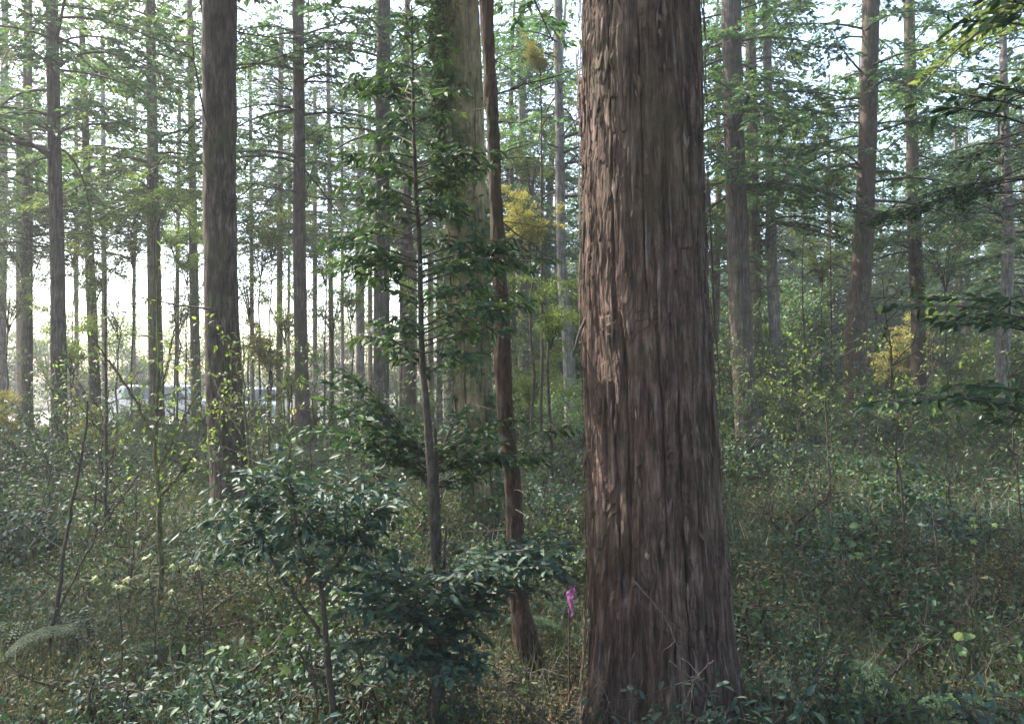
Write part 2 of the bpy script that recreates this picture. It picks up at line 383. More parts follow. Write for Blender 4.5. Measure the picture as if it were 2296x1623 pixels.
def add_mesh(name, me, parent=None, loc=(0, 0, 0), rz=0, scale=None):
    o = bpy.data.objects.new(name, me); C.objects.link(o); o.location = loc; o.rotation_euler = (0, 0, rz)
    if parent: o.parent = parent
    if scale: o.scale = scale if isinstance(scale, tuple) else (scale,) * 3
    return o

def pixel_tree(kind, label, d, pts, mat, seed, top=13.0, crown=None, hc=6.0, limbs=12, lz=(1.5, 6.0), sides=16, relief=.05, flare=.3, lmax=1.5, d_top=None, csc=1.0, group=None, r0=.011, nseg=50, nf=1.0):
    """tree whose trunk runs through photo pixels pts = [(cx, y, width)...] from top to bottom; lowest point is carried to the ground"""
    pts = sorted(pts, key=lambda q: -q[1])
    W = [wp(px, py, d) for px, py, _ in pts]; rad = [wd / F * d / 2 for _, _, wd in pts]
    b = W[0]; dirn = (W[1] - W[0]) / max(W[1][2] - W[0][2], .01)
    g0 = float(gh(b[0], b[1])) - .12
    base = b + dirn * (g0 - b[2])
    if b[2] > g0 + .05: W.insert(0, base); rad.insert(0, rad[0] * 1.04)
    t = W[-1]; n = (W[-1] - W[-3]) / (W[-1][2] - W[-3][2])
    while W[-1][2] < top:
        z = W[-1][2] + 2.0; W.append(t + n * (z - t[2])); rad.append(max(.03, rad[-1] * .88))
    root = empty(kind, tuple(W[0]), label, "tree", group)
    O = W[0]; path = np.array(W) - O
    zs = np.random.default_rng(seed).uniform(lz[0], lz[1], limbs) if limbs else ()
    add_mesh("trunk", trunk_mesh("trunk", path, rad, mat, seed, nf=nf, sides=sides, limbs=zs, relief=relief, flare=flare, lmax=lmax, r0=r0, nseg=nseg), root)
    if crown is not None:
        c = np.array([np.interp(hc, path[:, 2], path[:, i]) for i in range(3)])
        add_mesh("crown", crown, root, tuple(c), seed * 1.7, csc)
    return root

# ------------------------------------------------------------------ the big near trunk
def big_trunk():
    d = 3.2
    rows = [(17, 1303, 1570), (200, 1300, 1574), (400, 1306, 1580), (600, 1303, 1586), (800, 1308, 1597), (1000, 1314, 1607), (1200, 1318, 1619), (1400, 1320, 1632), (1500, 1316, 1642), (1590, 1306, 1658)]
    W, rad = [], []
    for y, a, b in rows[::-1]:
        W.append(wp((a + b) / 2, y, d)); rad.append((b - a) / 2 / F * d)
    g0 = float(gh(W[0][0], d)) - .15
    W.insert(0, np.array([W[0][0], d, g0])); rad.insert(0, rad[0] * 1.12)
    n = (W[-1] - W[-4]) / (W[-1][2] - W[-4][2]); t = W[-1]
    for k in range(1, 8):
        W.append(t + n * 2 * k); rad.append(rad[-1] * .9)
    O = W[0]; P, r = resample(np.array(W) - O, rad, 60)
    zf = np.concatenate([np.linspace(0, 3.9, 900), np.linspace(3.92, P[-1, 2], 200)])
    S = 560; th = np.arange(S) * 2 * math.pi / S
    TH, Z = np.meshgrid(th, zf)
    cx = np.interp(zf, P[:, 2], P[:, 0])[:, None]; cy = np.interp(zf, P[:, 2], P[:, 1])[:, None]; rr = np.interp(zf, P[:, 2], r)[:, None]
    wob = .25 * (vnoise(TH, Z, 10, .9, 90) - .5)
    T2 = TH + wob * .5
    lobes = vnoise(T2, Z, 9, .35, 1) - .5
    rid = 1 - np.abs(2 * vnoise(T2, Z, 34, 3.4, 2) - 1)
    rid2 = 1 - np.abs(2 * vnoise(T2 + .1 * wob, Z, 84, 8, 3) - 1)
    fine = vnoise(T2, Z, 190, 24, 4) - .5
    # shingled flakes: sawtooth in height with per-strip phase, lower edges stand proud
    strip = vnoise(T2, Z * 0 + 3, 60, .01, 5)
    col = np.floor((T2 / (2 * math.pi) % 1) * 60).astype(int) % 60
    ph = np.random.default_rng(6).random(60)[col]; fr = np.random.default_rng(8).uniform(3.5, 8.0, 60)[col]
    saw = 1 - ((Z + .06 * vnoise(T2, Z, 200, 12, 9)) * fr + ph * 7) % 1.0
    gate = np.clip((vnoise(T2, Z, 22, 2.2, 12) - .45) * 5, 0, 1)
    crack = np.clip(.30 - np.abs(vnoise(T2, Z, 26, .8, 14) - .5) * 4, 0, .3) / .3
    but = np.exp(-Z / .40) * .045 * np.cos(5 * TH + .8)
    brk = np.floor(vnoise(T2, Z, 52, 9, 31) * 5) / 5          # plates of bark at stepped heights
    pw_ = T2 + .10 * (vnoise(T2, Z, 30, 6, 41) - .5); pz_ = Z + .10 * (vnoise(T2, Z, 40, 5, 42) - .5)
    cellv = vnoise(pw_, pz_, 30, 4.0, 43); plate = np.floor(cellv * 7) / 7; slope = (cellv * 7) % 1.0     # overlapping flat plates with raised edges
    disp = .018 * lobes + .004 * rid + .004 * rid2 + .003 * fine + .004 * saw * gate + .006 * brk + .016 * plate - .003 * slope - .016 * crack - .016 + but
    X = cx + (rr + disp) * np.cos(TH); Y = cy + (rr + disp) * np.sin(TH)
    idx = np.arange(X.size).reshape(X.shape); a, b = idx[:-1], idx[1:]
    f = np.stack([a, np.roll(a, -1, 1), np.roll(b, -1, 1), b], -1).reshape(-1, 4)
    mb = MB(); mb.add(np.stack([X, Y, Z], -1), f, 0, True)
    # loose hanging bark shreds
    rg = np.random.default_rng(21)
    for k in range(1000):
        a0 = rg.uniform(0, 2 * math.pi); z0 = rg.uniform(.2, 3.9); L = rg.uniform(.03, .14) if k % 5 else rg.uniform(.15, .35); wd = rg.uniform(.002, .008) * (1.0 if k % 4 else 1.8)
        s = np.linspace(0, 1, 6); da = rg.normal(0, .035); zz = z0 - L * s
        ang = a0 + da * s
        lift = -.004 + (rg.uniform(.003, .008) if k % 12 else rg.uniform(.006, .014)) * s ** 1.6
        rb = np.interp(zz, P[:, 2], r) + .014
        ax = np.interp(zz, P[:, 2], P[:, 0]); ay = np.interp(zz, P[:, 2], P[:, 1])
        Pc = np.stack([ax + (rb + lift) * np.cos(ang), ay + (rb + lift) * np.sin(ang), zz], -1)
        tn = np.stack([-np.sin(ang), np.cos(ang), 0 * ang], -1); nr = np.stack([np.cos(ang), np.sin(ang), 0 * ang], -1)
        wv = (wd * np.array([.15, .8, 1, .75, .45, .06]) * rg.uniform(.7, 1.2, 6))[:, None]
        v = np.stack([Pc - tn * wv, Pc + nr * .003, Pc + tn * wv], 1).reshape(-1, 3)
        q = []
        for i in range(5): q += [[3*i, 3*i+1, 3*i+4, 3*i+3], [3*i+1, 3*i+2, 3*i+5, 3*i+4]]
        mb.add(v, q, 1 if k % 3 == 0 else 0, True)
    root = empty("cedar_tree", tuple(O), "huge dark reddish-brown trunk with shaggy peeling bark, nearest and thickest of all", "tree")
    mb.obj("trunk", [M['bark_big'], M['bark_flake']], root)
    add_mesh("crown", CROWN[1], root, (float(P[-20, 0]), 0, 6.2), 1.0, 1.25)
    # short broken branch hanging off the left side
    mb = MB(); c = wp(1302, 705, d) - O; e = wp(1284, 800, d - .1) - O
    P2, r2 = resample([c + np.array([.03, 0, 0]), (c + e) / 2 + np.array([.008, 0, 0]), e], [.008, .006, .003], 8)
    tube(mb, P2, r2, 6); mb.obj("dead_branch", [M['twig']], root)
    return O, P, r
big_trunk()

# ------------------------------------------------------------------ trees one can tell apart (photo pixels)
pixel_tree("conifer_tree", "thick rough dark-brown trunk left of the centre with a reddish foot", 7.6,
    [(492, 17, 74), (492, 300, 73), (495, 600, 68), (501, 850, 78), (512, 1030, 76), (519, 1110, 82)], 'bark_dark', 101, crown=CROWN[0], hc=6.6, limbs=16, lz=(2.2, 6), sides=36, nseg=260, nf=2.5, relief=.05)
pixel_tree("conifer_tree", "slender dark trunk at the far left edge of the picture", 13.5,
    [(116, 17, 26), (121, 300, 27), (129, 600, 29), (132, 850, 32), (134, 990, 36)], 'bark', 103, crown=CROWN[2], hc=5.6, limbs=16, lz=(3.0, 7.5), sides=28, nseg=200, nf=2.5)
pixel_tree("conifer_tree", "slim reddish trunk with dead branches fanning out, between the dark left trunk and the sapling", 14.5,
    [(668, 17, 25), (671, 300, 26), (672, 600, 28), (676, 800, 30), (680, 960, 34)], 'bark_red', 104, crown=SPARSE[0], hc=5.2, limbs=34, lz=(3.2, 8.5), lmax=2.2)
pixel_tree("conifer_tree", "brown trunk seen just behind the left side of the leafy sapling", 15.0,
    [(860, 17, 32), (858, 300, 33), (856, 600, 34), (855, 870, 36)], 'bark', 105, crown=CROWN[1], hc=5.8, limbs=16, lz=(3.4, 8))
pixel_tree("conifer_tree", "thick mossy grey-green trunk with climbing leaves, left of the huge trunk", 6.4,
    [(1030, 17, 90), (1040, 300, 90), (1050, 600, 90), (1058, 850, 88), (1074, 1050, 84), (1088, 1230, 86)], 'bark_warm', 106, crown=CROWN[0], hc=6.2, limbs=10, lz=(3, 6), relief=.05, sides=48, nseg=320, flare=.2, nf=3.0)
pixel_tree("leaning_tree", "thin leaning reddish trunk with mossy foot, in front of the climber-covered trunk", 3.75,
    [(1092, 17, 30), (1104, 300, 29), (1114, 500, 31), (1124, 700, 34), (1131, 900, 36), (1147, 1050, 35), (1156, 1200, 36), (1172, 1400, 44), (1192, 1500, 50), (1204, 1560, 58)], 'bark_thin', 107, top=7, crown=None, limbs=16, lz=(.7, 3.8), lmax=.4, sides=28, flare=.25, r0=.005, nseg=420, relief=.16, nf=6.0)
pixel_tree("conifer_tree", "thin straight trunk in the bright gap just left of the huge trunk", 17.0,
    [(1250, 17, 19), (1255, 300, 20), (1260, 600, 22), (1275, 800, 27), (1280, 910, 30)], 'bark_grey', 108, crown=SPARSE[1], hc=5.8, limbs=16, lz=(3.5, 9))
pixel_tree("conifer_tree", "pale grey trunk lit from behind, low between the leaning trunk and the huge one", 24.0,
    [(1172, 420, 20), (1174, 700, 24), (1176, 900, 28)], 'bark_grey', 109, crown=CROWN[2], hc=6, limbs=8, lz=(4, 8))
pixel_tree("conifer_tree", "brown trunk closest on the right of the huge trunk", 14.5,
    [(1640, 17, 42), (1646, 300, 44), (1656, 600, 48), (1668, 850, 50), (1680, 985, 56)], 'bark', 110, crown=CROWN[0], hc=5.2, limbs=22, lz=(3, 8), lmax=1.8, sides=24, nseg=200, nf=2.5)
pixel_tree("conifer_tree", "darker trunk half hidden behind the brown trunk right of the huge one", 19,
    [(1682, 17, 24), (1688, 400, 26), (1693, 700, 28), (1696, 900, 30)], 'bark_moss', 111, crown=CROWN[3], hc=5.2, limbs=12, lz=(4, 9))
pixel_tree("conifer_tree", "slim pale-edged trunk standing third to the right of the huge trunk", 19,
    [(1718, 17, 18), (1724, 300, 20), (1731, 600, 24), (1740, 800, 27), (1744, 900, 30)], 'bark_grey', 112, crown=SPARSE[2], hc=5.2, limbs=18, lz=(4, 9))
pixel_tree("conifer_tree", "brown trunk on the right that leans left towards its wide foot", 15,
    [(1953, 17, 36), (1943, 400, 38), (1932, 600, 44), (1920, 750, 46), (1914, 900, 46), (1912, 985, 58)], 'bark_red', 113, crown=CROWN[1], hc=5.2, limbs=14, lz=(3, 8), sides=24, nseg=200, nf=2.5)
pixel_tree("conifer_tree", "dark thin trunk right of the left-leaning brown trunk", 20,
    [(2038, 17, 24), (2044, 300, 24), (2050, 500, 28), (2058, 700, 30), (2060, 870, 32)], 'bark_red', 114, crown=CROWN[4], hc=5.0, limbs=14, lz=(4, 9))
pixel_tree("conifer_tree", "lichen-green trunk between the far left trunk and the dark left trunk", 17,
    [(342, 340, 24), (344, 500, 27), (347, 700, 29), (350, 850, 31), (352, 960, 34)], 'bark_moss', 115, crown=CROWN[4], hc=5.4, limbs=20, lz=(2.5, 7))
pixel_tree("conifer_tree", "thin greenish trunk just left of the dark left trunk", 22,
    [(430, 300, 16), (434, 600, 19), (438, 800, 21), (440, 940, 23)], 'bark_moss', 116, crown=SPARSE[0], hc=6.4, limbs=16, lz=(4, 9))
pixel_tree("conifer_tree", "thin dark trunk against the bright gap beside the far left trunk", 20,
    [(192, 300, 15), (202, 600, 20), (210, 800, 22), (216, 950, 25)], 'bark', 117, crown=SPARSE[1], hc=6.2, limbs=14, lz=(4, 8))

# far thin trunks in the bright gap (hardly told apart)
far = [(172, 31, 9), (235, 27, 11), (300, 30, 7), (395, 30, 9), (566, 27, 9), (626, 25, 13), (646, 36, 6), (706, 30, 10), (744, 29, 11), (768, 36, 7),
       (806, 31, 19), (830, 36, 10), (900, 33, 12), (930, 36, 9), (966, 31, 12), (985, 27, 12), (2, 24, 18), (45, 30, 14), (60, 19, 22)]
def far_where(px):
    return "at the very left edge" if px < 100 else "left of the lichen-green one" if px < 330 else "beside the dark left trunk" if px < 600 else "around the slim reddish one" if px < 780 else "left behind the sapling" if px < 890 else "right behind the sapling"
for k, (px, d, wd) in enumerate(far):
    lean = R.uniform(-8, 8)
    pixel_tree("conifer_tree", "thin distant %s trunk %s against the bright sky" % (['brown', 'grey', 'mossy'][k % 3], far_where(px)), d,
        [(px - lean, 200, wd * .85), (px - lean / 2, 500, wd), (px, 920, wd * 1.15)], ['bark', 'bark_grey', 'bark_moss'][k % 3], 200 + k,
        crown=(SPARSE + CROWN)[k % 8], hc=R.uniform(6.2, 7.8) * (d / 28) ** .8, limbs=8, lz=(4, 9), sides=8, group="far %s trunks %s" % (["brown", "grey", "mossy"][k % 3], far_where(px)), csc=1.0, nseg=20)

# generic trees that fill the wood
TR = []
for k in range(6):
    rg = np.random.default_rng(300 + k); n = 8; z = np.linspace(-.15, 15.5, n)
    px_ = np.cumsum(rg.normal(0, .06, n)) + z * rg.normal(0, .022); py_ = np.cumsum(rg.normal(0, .06, n)); px_ -= px_[0]; py_ -= py_[0]
    rr = np.linspace(rg.uniform(.15, .2), .035, n)
    TR.append(trunk_mesh("trunk", np.stack([px_, py_, z], -1), rr, ['bark', 'bark_moss', 'bark_grey', 'bark', 'bark_red', 'bark_moss'][k], 310 + k, sides=12, nseg=24, limbs=rg.uniform(1.8, 7.5, 26), lmax=1.9))
def generic_tree(x, y, k, label, group, hc=None, s=1.0, cr=None):
    z = float(gh(x, y)); root = empty("conifer_tree", (x, y, z), label, "tree", group, rz=R.uniform(0, 6.28))
    add_mesh("trunk", TR[k % 6], root, scale=s)
    add_mesh("crown", cr or CROWN[k % 5], root, (0, 0, hc if hc else R.uniform(4.6, 6.4)), R.uniform(0, 6.28), s)
    return root

def frustum_px(x, y): return CX + x / y * F if y > .5 else (-9999 if x < 0 else 9999)
MARKS = [(-60, "at the far left edge"), (150, "left of the lichen-green trunk"), (400, "left of the dark left trunk"), (560, "right of the dark left trunk"),
         (700, "right of the slim reddish trunk"), (900, "behind the tall sapling"), (1110, "just left of the huge trunk"), (1360, "behind the huge trunk"), (1590, "just right of the huge trunk"),
         (1700, "beyond the slim pale-edged trunk"), (1790, "left of the left-leaning brown trunk"), (1930, "right of the left-leaning trunk"), (2060, "right of the dark thin trunk"), (2200, "at the far right edge")]
def where(px): return [t for a, t in MARKS if px >= a][-1] if px >= -60 else MARKS[0][1]
LOOKS = ["brown-barked", "mossy green-barked", "grey-barked", "brown-barked", "reddish-barked", "mossy green-barked"]
placed = [(-3.7, 9.2), (-3.3, 8.7), (-8.3, 13.5), (-4.2, 14.5), (-2.6, 15), (-.4, 6.4), (0, 3.7), (1.0, 17), (4.4, 14.5), (6.2, 19), (6.8, 19), (7, 15), (11, 20), (-8.2, 17), (-9.4, 22), (-11.2, 20), (.6, 3.2)]
vis_px = [(478, 60), (512, 60), (121, 30), (671, 40), (858, 40), (1050, 100), (1255, 20), (1440, 0), (1655, 50), (1690, 30), (1730, 30), (1930, 60), (2050, 30)]
ng = 0
for t in range(7000):
    x = R.uniform(-26, 32); y = R.uniform(-12, 58)
    px = frustum_px(x, y); inview = y > 1 and -60 < px < 2360
    if not inview and (y > 32 or math.hypot(x, y) > 26): continue
    if x < -1 and y > 21 and px < 1000: continue                # the open lot on the left
    if inview and (y < 17 or 1950 < px < 2040 and y < 30): continue                               # the near view stays as the photo shows it
    if inview and y < 24 and any(abs(px - a) < wd / 2 + 20 for a, wd in vis_px): continue
    if math.hypot(x, y) < 3: continue
    tt = min(1, max(0, ((x - 13.3) * -13.3 + (y - 26) * 7.0) / (13.3 ** 2 + 49)))
    if math.hypot(x - 13.3 + 13.3 * tt, y - 26 - 7.0 * tt) < 4.6: continue   # a gap in the canopy lets the sun in
    dmin = (2.9 if px > CX else 3.3) if inview else 5.2
    if inview and px < 1000 and R.random() < .6: continue
    if any((x - a) ** 2 + (y - b) ** 2 < dmin ** 2 for a, b in placed): continue
    placed.append((x, y)); ng += 1
    dep = "far back" if y > 38 else "deep in the wood"
    if inview:
        lab = "%s conifer %s %s" % (LOOKS[ng % 6], dep, where(px)); grp = "conifers %s %s" % (dep, where(px))
        hc = R.uniform(3.4, 5.6) if px > CX else R.uniform(4.5, 6.5)
    else: lab, grp, hc = "tall conifer just outside the picture closing the canopy", "conifers around the viewpoint", R.uniform(5.2, 7.0)
    generic_tree(x, y, ng, lab, grp, hc, R.uniform(.85, 1.15))
print("generic trees", ng)

# ------------------------------------------------------------------ bushes
def bush_mesh(name, seed, H=2.2, Rm=1.1, n=4200, mat='shrub', size=.075, tpl='dia', stems=7):
    rg = np.random.default_rng(seed); mb = MB(); tips = []
    for k in range(stems):
        a = rg.uniform(0, 6.28); l = rg.uniform(.4, 1) * Rm; h = H * rg.uniform(.55, 1)
        s = np.linspace(0, 1, 7)[:, None]
        P = np.array([math.cos(a), math.sin(a), 0]) * l * s ** 1.4 + np.array([0, 0, h]) * s + rg.normal(0, .03, (7, 3)) * s
        tube(mb, P, np.linspace(.016, .004, 7), 4, 1)
        for q in range(9):
            i = rg.integers(2, 7); d = nrm(rg.normal(0, 1, 3) * np.array([1, 1, .45]) + np.array([0, 0, .15])); l2 = rg.uniform(.2, .55) * Rm
            T = P[i] + d * l2 * np.linspace(0, 1, 4)[:, None]; tube(mb, T, np.linspace(.006, .002, 4), 3, 1); tips.append((P[i], T[-1], d))
    m = max(6, n // len(tips))
    for a, b, d in tips:
        u = rg.random((m, 1)) ** .7
        P = a + (b - a) * u + rg.normal(0, .085, (m, 3)) * np.array([1, 1, .6])
        D = rg.normal(0, .7, (m, 3)) + d + np.array([0, 0, -.15]); N = np.array([0, 0, 1.]) + rg.normal(0, .5, (m, 3))
        L = rg.uniform(.6, 1.25, m) * size
        leaves(mb, P, D, N, L, L * .5, tpl, 0)
    return mb.mesh(name, [M[mat], M['twig']])
BUSH = [bush_mesh("foliage", 400 + k, H=[2.0, 2.8, 1.5, 2.3, 1.8][k], Rm=[1.1, 1.2, 1.0, 1.3, .9][k], mat=['shrub', 'shrub', 'evergreen', 'conifer', 'shrub'][k], stems=[7, 8, 6, 8, 6][k]) for k in range(5)]
BUSHY = [bush_mesh("foliage", 420 + k, H=[1.9, 2.4][k], Rm=1.1, n=[4200, 7500][k], mat=['lime', 'yellow'][k]) for k in range(2)]

AIRY = bush_mesh('foliage', 444, H=2.2, Rm=1.3, n=2200, mat='shrub', size=.07, stems=9)
def bush(x, y, me, label, group=None, s=1.0, name="bush", cat="bush", z=None):
    root = add_mesh(name, me, None, (x, y, float(gh(x, y)) - .03 if z is None else z), R.uniform(0, 6.28), s)
    return tag(root, label, cat, group)

# understory bushes
nb = 0; bp = []
for t in range(6000):
    y = 12 + 36 * R.random() ** .8; px = R.uniform(-60, 2360); x = (px - CX) / F * y
    if px < 1000 and y > 24: continue
    if any((x - a) ** 2 + (y - b) ** 2 < (1.25 if y < 25 else 1.8) ** 2 for a, b in bp): continue
    if any(abs(px - a) < wd / 2 + 14 and y < 17 for a, wd in vis_px) or 235 < px < 300 or 560 < px < 600 or 1930 < px < 2065 and y < 27: continue
    if px < 1000 and R.random() < .4: bp.append((x, y)); continue
    bp.append((x, y)); nb += 1
    right = px > 1150
    if right: s = R.uniform(.5, .8) if y < 17 else R.uniform(.8, 1.5) if y < 24 else R.uniform(1.5, 2.7)
    else: s = R.uniform(.3, .65)
    if 1780 < px < 2220 and y < 29: s = min(s, .65)
    me = (BUSH + BUSHY)[int(R.choice(7, p=[.2, .2, .14, .18, .14, .12, .02] if right else [.22, .16, .04, .16, .16, .20, .06]))]
    sz = "tall" if s > 1.5 else "waist-high" if s > .7 else "low"; far_ = "far back" if y > 28 else "in the middle distance" if y > 18 else "in front"
    bush(x, y, me, "%s leafy bush %s %s" % (sz, far_, where(px)), "%s bushes %s %s" % (sz, far_, where(px)), s)
    if nb > 270: break
print("bushes", nb)
# sunlit bushes beyond the lot
for k in range(26):
    x = -42 + k * 1.75 + R.uniform(-.5, .5); y = R.uniform(45, 50)
    bush(x, y, (BUSHY + BUSH)[[0, 2, 3, 0, 6][k % 5]], "sunlit green bush in the hedge beyond the bright clearing", "hedge beyond the clearing", R.uniform(2.2, 3.0))
for (px, py, d, s, me, lab) in [
    (215, 600, 17, .8, 0, "airy young tree against the bright sky beside the far left trunk"),
    (300, 520, 19, .9, 2, "airy young tree left of the lichen-green trunk against the bright sky"),
    (560, 640, 18, .8, 2, "airy young tree in the bright gap right of the dark left trunk"),
    (610, 500, 21, 1.0, 0, "tall airy young tree in the bright gap before the slim reddish trunk"),
    (730, 560, 20, .9, 2, "airy young tree just right of the slim reddish trunk"),
    (790, 640, 18, .8, 0, "light green young tree left behind the tall sapling"),
    (400, 680, 16, .7, 2, "soft green young tree low beside the dark left trunk"),
    (990, 700, 19, .9, 0, "light green young tree right behind the tall sapling"),
    (70, 560, 19, 1.0, 2, "airy young tree at the far left edge"),
    (1190, 330, 20, 1.2, 0, "fresh green tall young tree in the gap left of the huge trunk"),
    (1800, 300, 21, 1.2, 2, "fresh green tall young tree beyond the slim pale-edged trunk"),
    (2120, 560, 19, 1.0, 2, "soft green young tree at the right edge behind the sprays"),
    (20, 660, 17, .8, 2, "low airy young tree at the very left edge before the glow"),
    (165, 520, 22, 1.0, 2, "tall airy young tree before the bright sky, right of the far left trunk"),
    (265, 690, 15, .6, 2, "short airy young tree between the thin dark trunk and the lichen-green one"),
    (395, 500, 23, 1.1, 0, "tall soft young tree between the lichen-green trunk and the dark left trunk"),
    (585, 560, 16, .6, 2, "slim airy young tree close right of the dark left trunk"),
    (640, 690, 22, 1.0, 0, "soft green young tree low behind the slim reddish trunk"),
    (745, 690, 16, .6, 2, "short airy young tree between the slim reddish trunk and the sapling"),
    (900, 600, 22, 1.1, 2, "tall airy young tree directly behind the tall sapling"),
    (1190, 500, 10, .42, 1, "airy spray in painted sunlit yellow high between the leaning and the huge trunk"),  # sunlit foliage: the light is put into the leaf colour
    (1212, 130, 11, .26, 1, "small yellow leaf spray near the top edge left of the huge trunk"),
    (1235, 690, 8, .42, 0, "lime green leaf spray touching the left edge of the huge trunk"),
    (1190, 850, 12, .5, 0, "yellow-green young tree low between the leaning and the huge trunk"),
    (1860, 370, 16, .7, 0, "bright green young crown left of the left-leaning brown trunk"),
    (1840, 560, 22, .9, 0, "light green young tree behind, right of the slim pale-edged trunk"),
    (1998, 800, 26, 1.25, 1, "brilliant yellow sunlit young tree between the two right-hand trunks"),  # sun patch: yellow of the light put into the leaves' own colour
    (2090, 700, 24, .7, 0, "yellow-green young tree near the right edge behind the dark thin trunk"),
    (420, 560, 20, .9, 0, "light green leafy young tree just left of the dark left trunk"),
    (350, 450, 15, .6, 0, "bright green leaves on a young tree in front of the lichen-green trunk"),
    (650, 830, 17, .7, 0, "yellow-green young tree at the foot of the slim reddish trunk"),
    (160, 760, 15, .7, 0, "yellowish young tree beside the far left trunk"),
    (610, 790, 14, .5, 1, "yellowing young tree right of the dark left trunk")]:
    c = wp(px, py, d); g = float(gh(c[0], c[1])); H = c[2] - g
    root = empty("young_tree", (c[0], c[1], g), lab, "young tree")
    mb = MB(); rg = np.random.default_rng(int(px)); s_ = np.linspace(0, 1, 8)[:, None]
    tube(mb, np.array([0, 0, -.05]) + np.array([0, 0, H]) * s_ + rg.normal(0, .05, (8, 3)) * s_ * np.array([1, 1, 0]), np.linspace(.028, .010, 8), 6)
    mb.obj("stem", [M['twig']], root)
    add_mesh("foliage", (BUSHY + [AIRY])[me], root, (0, 0, H - 1.1 * s), rg.uniform(0, 6), s)

# ------------------------------------------------------------------ near saplings built branch by branch
def leafy_branch(mb, P, rg, L, W, step, tpl='lan', mi=0, droop=-.25, start=.15, rmi=1, r0=.004, twigs=4, flat=.35, tw_len=.4, whorl=False):
    """P: 3D control points of the branch; leaves alternate along it and along its side twigs"""
    P = np.asarray(P); plen = np.linalg.norm(np.diff(P, axis=0), axis=1).sum()
    Q, r = resample(P, np.linspace(r0, r0 * .3, len(P)), max(6, int(plen / .03)))
    tube(mb, Q, r, 5, rmi)
    chains = [Q]
    for k in range(twigs):
        i = rg.integers(int(len(Q) * start), len(Q) - 1); t = nrm(Q[min(i + 1, len(Q) - 1)] - Q[i - 1])
        lat = nrm(np.cross(t, [0, 0, 1.])) * (1 if k % 2 else -1)
        d = nrm(t * rg.uniform(.5, 1) + lat * rg.uniform(.5, 1) + np.array([0, 0, rg.uniform(-.2, .35)]))
        l = plen * tw_len * rg.uniform(.5, 1.1) * (1.1 - i / len(Q) * .6)
        s = np.linspace(0, 1, max(4, int(l / .03)))[:, None]
        T = Q[i] + d * l * s + np.array([0, 0, -.12]) * l * s * s
        tube(mb, T, np.linspace(r0 * .5, r0 * .2, len(T)), 4, rmi); chains.append(T)
    for ci, Cn in enumerate(chains):
        l = np.linalg.norm(np.diff(Cn, axis=0), axis=1).sum(); n = max(2, int(l * (1 - (start if ci == 0 else 0)) / step))
        u = np.linspace(start if ci == 0 else .1, 1, n) * (len(Cn) - 1)
        i = np.clip(u.astype(int), 0, len(Cn) - 2); fr = (u - i)[:, None]
        p = Cn[i] * (1 - fr) + Cn[i + 1] * fr; t = nrm(Cn[i + 1] - Cn[i])
        lat = nrm(np.cross(t, np.tile([0, 0, 1.], (n, 1)))); sg = np.where(np.arange(n) % 2 == 0, 1., -1.)[:, None]
        if whorl:
            e = Cn[-1]; tt = nrm(Cn[-1] - Cn[-2]); m = 9; a = np.arange(m) * 2.4
            b1 = nrm(np.cross(tt, [0.1, .2, 1.])); b2 = np.cross(tt, b1)
            Dv = tt * .35 + (b1 * np.cos(a)[:, None] + b2 * np.sin(a)[:, None]) + rg.normal(0, .12, (m, 3)) + np.array([0, 0, droop])
            leaves(mb, np.tile(e, (m, 1)), Dv, np.tile(tt, (m, 1)) + np.array([0, 0, .6]), L * rg.uniform(.7, 1.15, m), W * rg.uniform(.8, 1.1, m), tpl, mi)
        D = t * rg.uniform(.3, 1, (n, 1)) + lat * sg * rg.uniform(.4, 1, (n, 1)) + np.array([0, 0, droop]) + rg.normal(0, .28, (n, 3))
        N = np.array([0, 0, 1.]) + rg.normal(0, flat * 1.9, (n, 3))
        leaves(mb, p + rg.normal(0, .006, (n, 3)), D, N, L * rg.uniform(.45, 1.25, n), W * rg.uniform(.6, 1.2, n), tpl, mi)

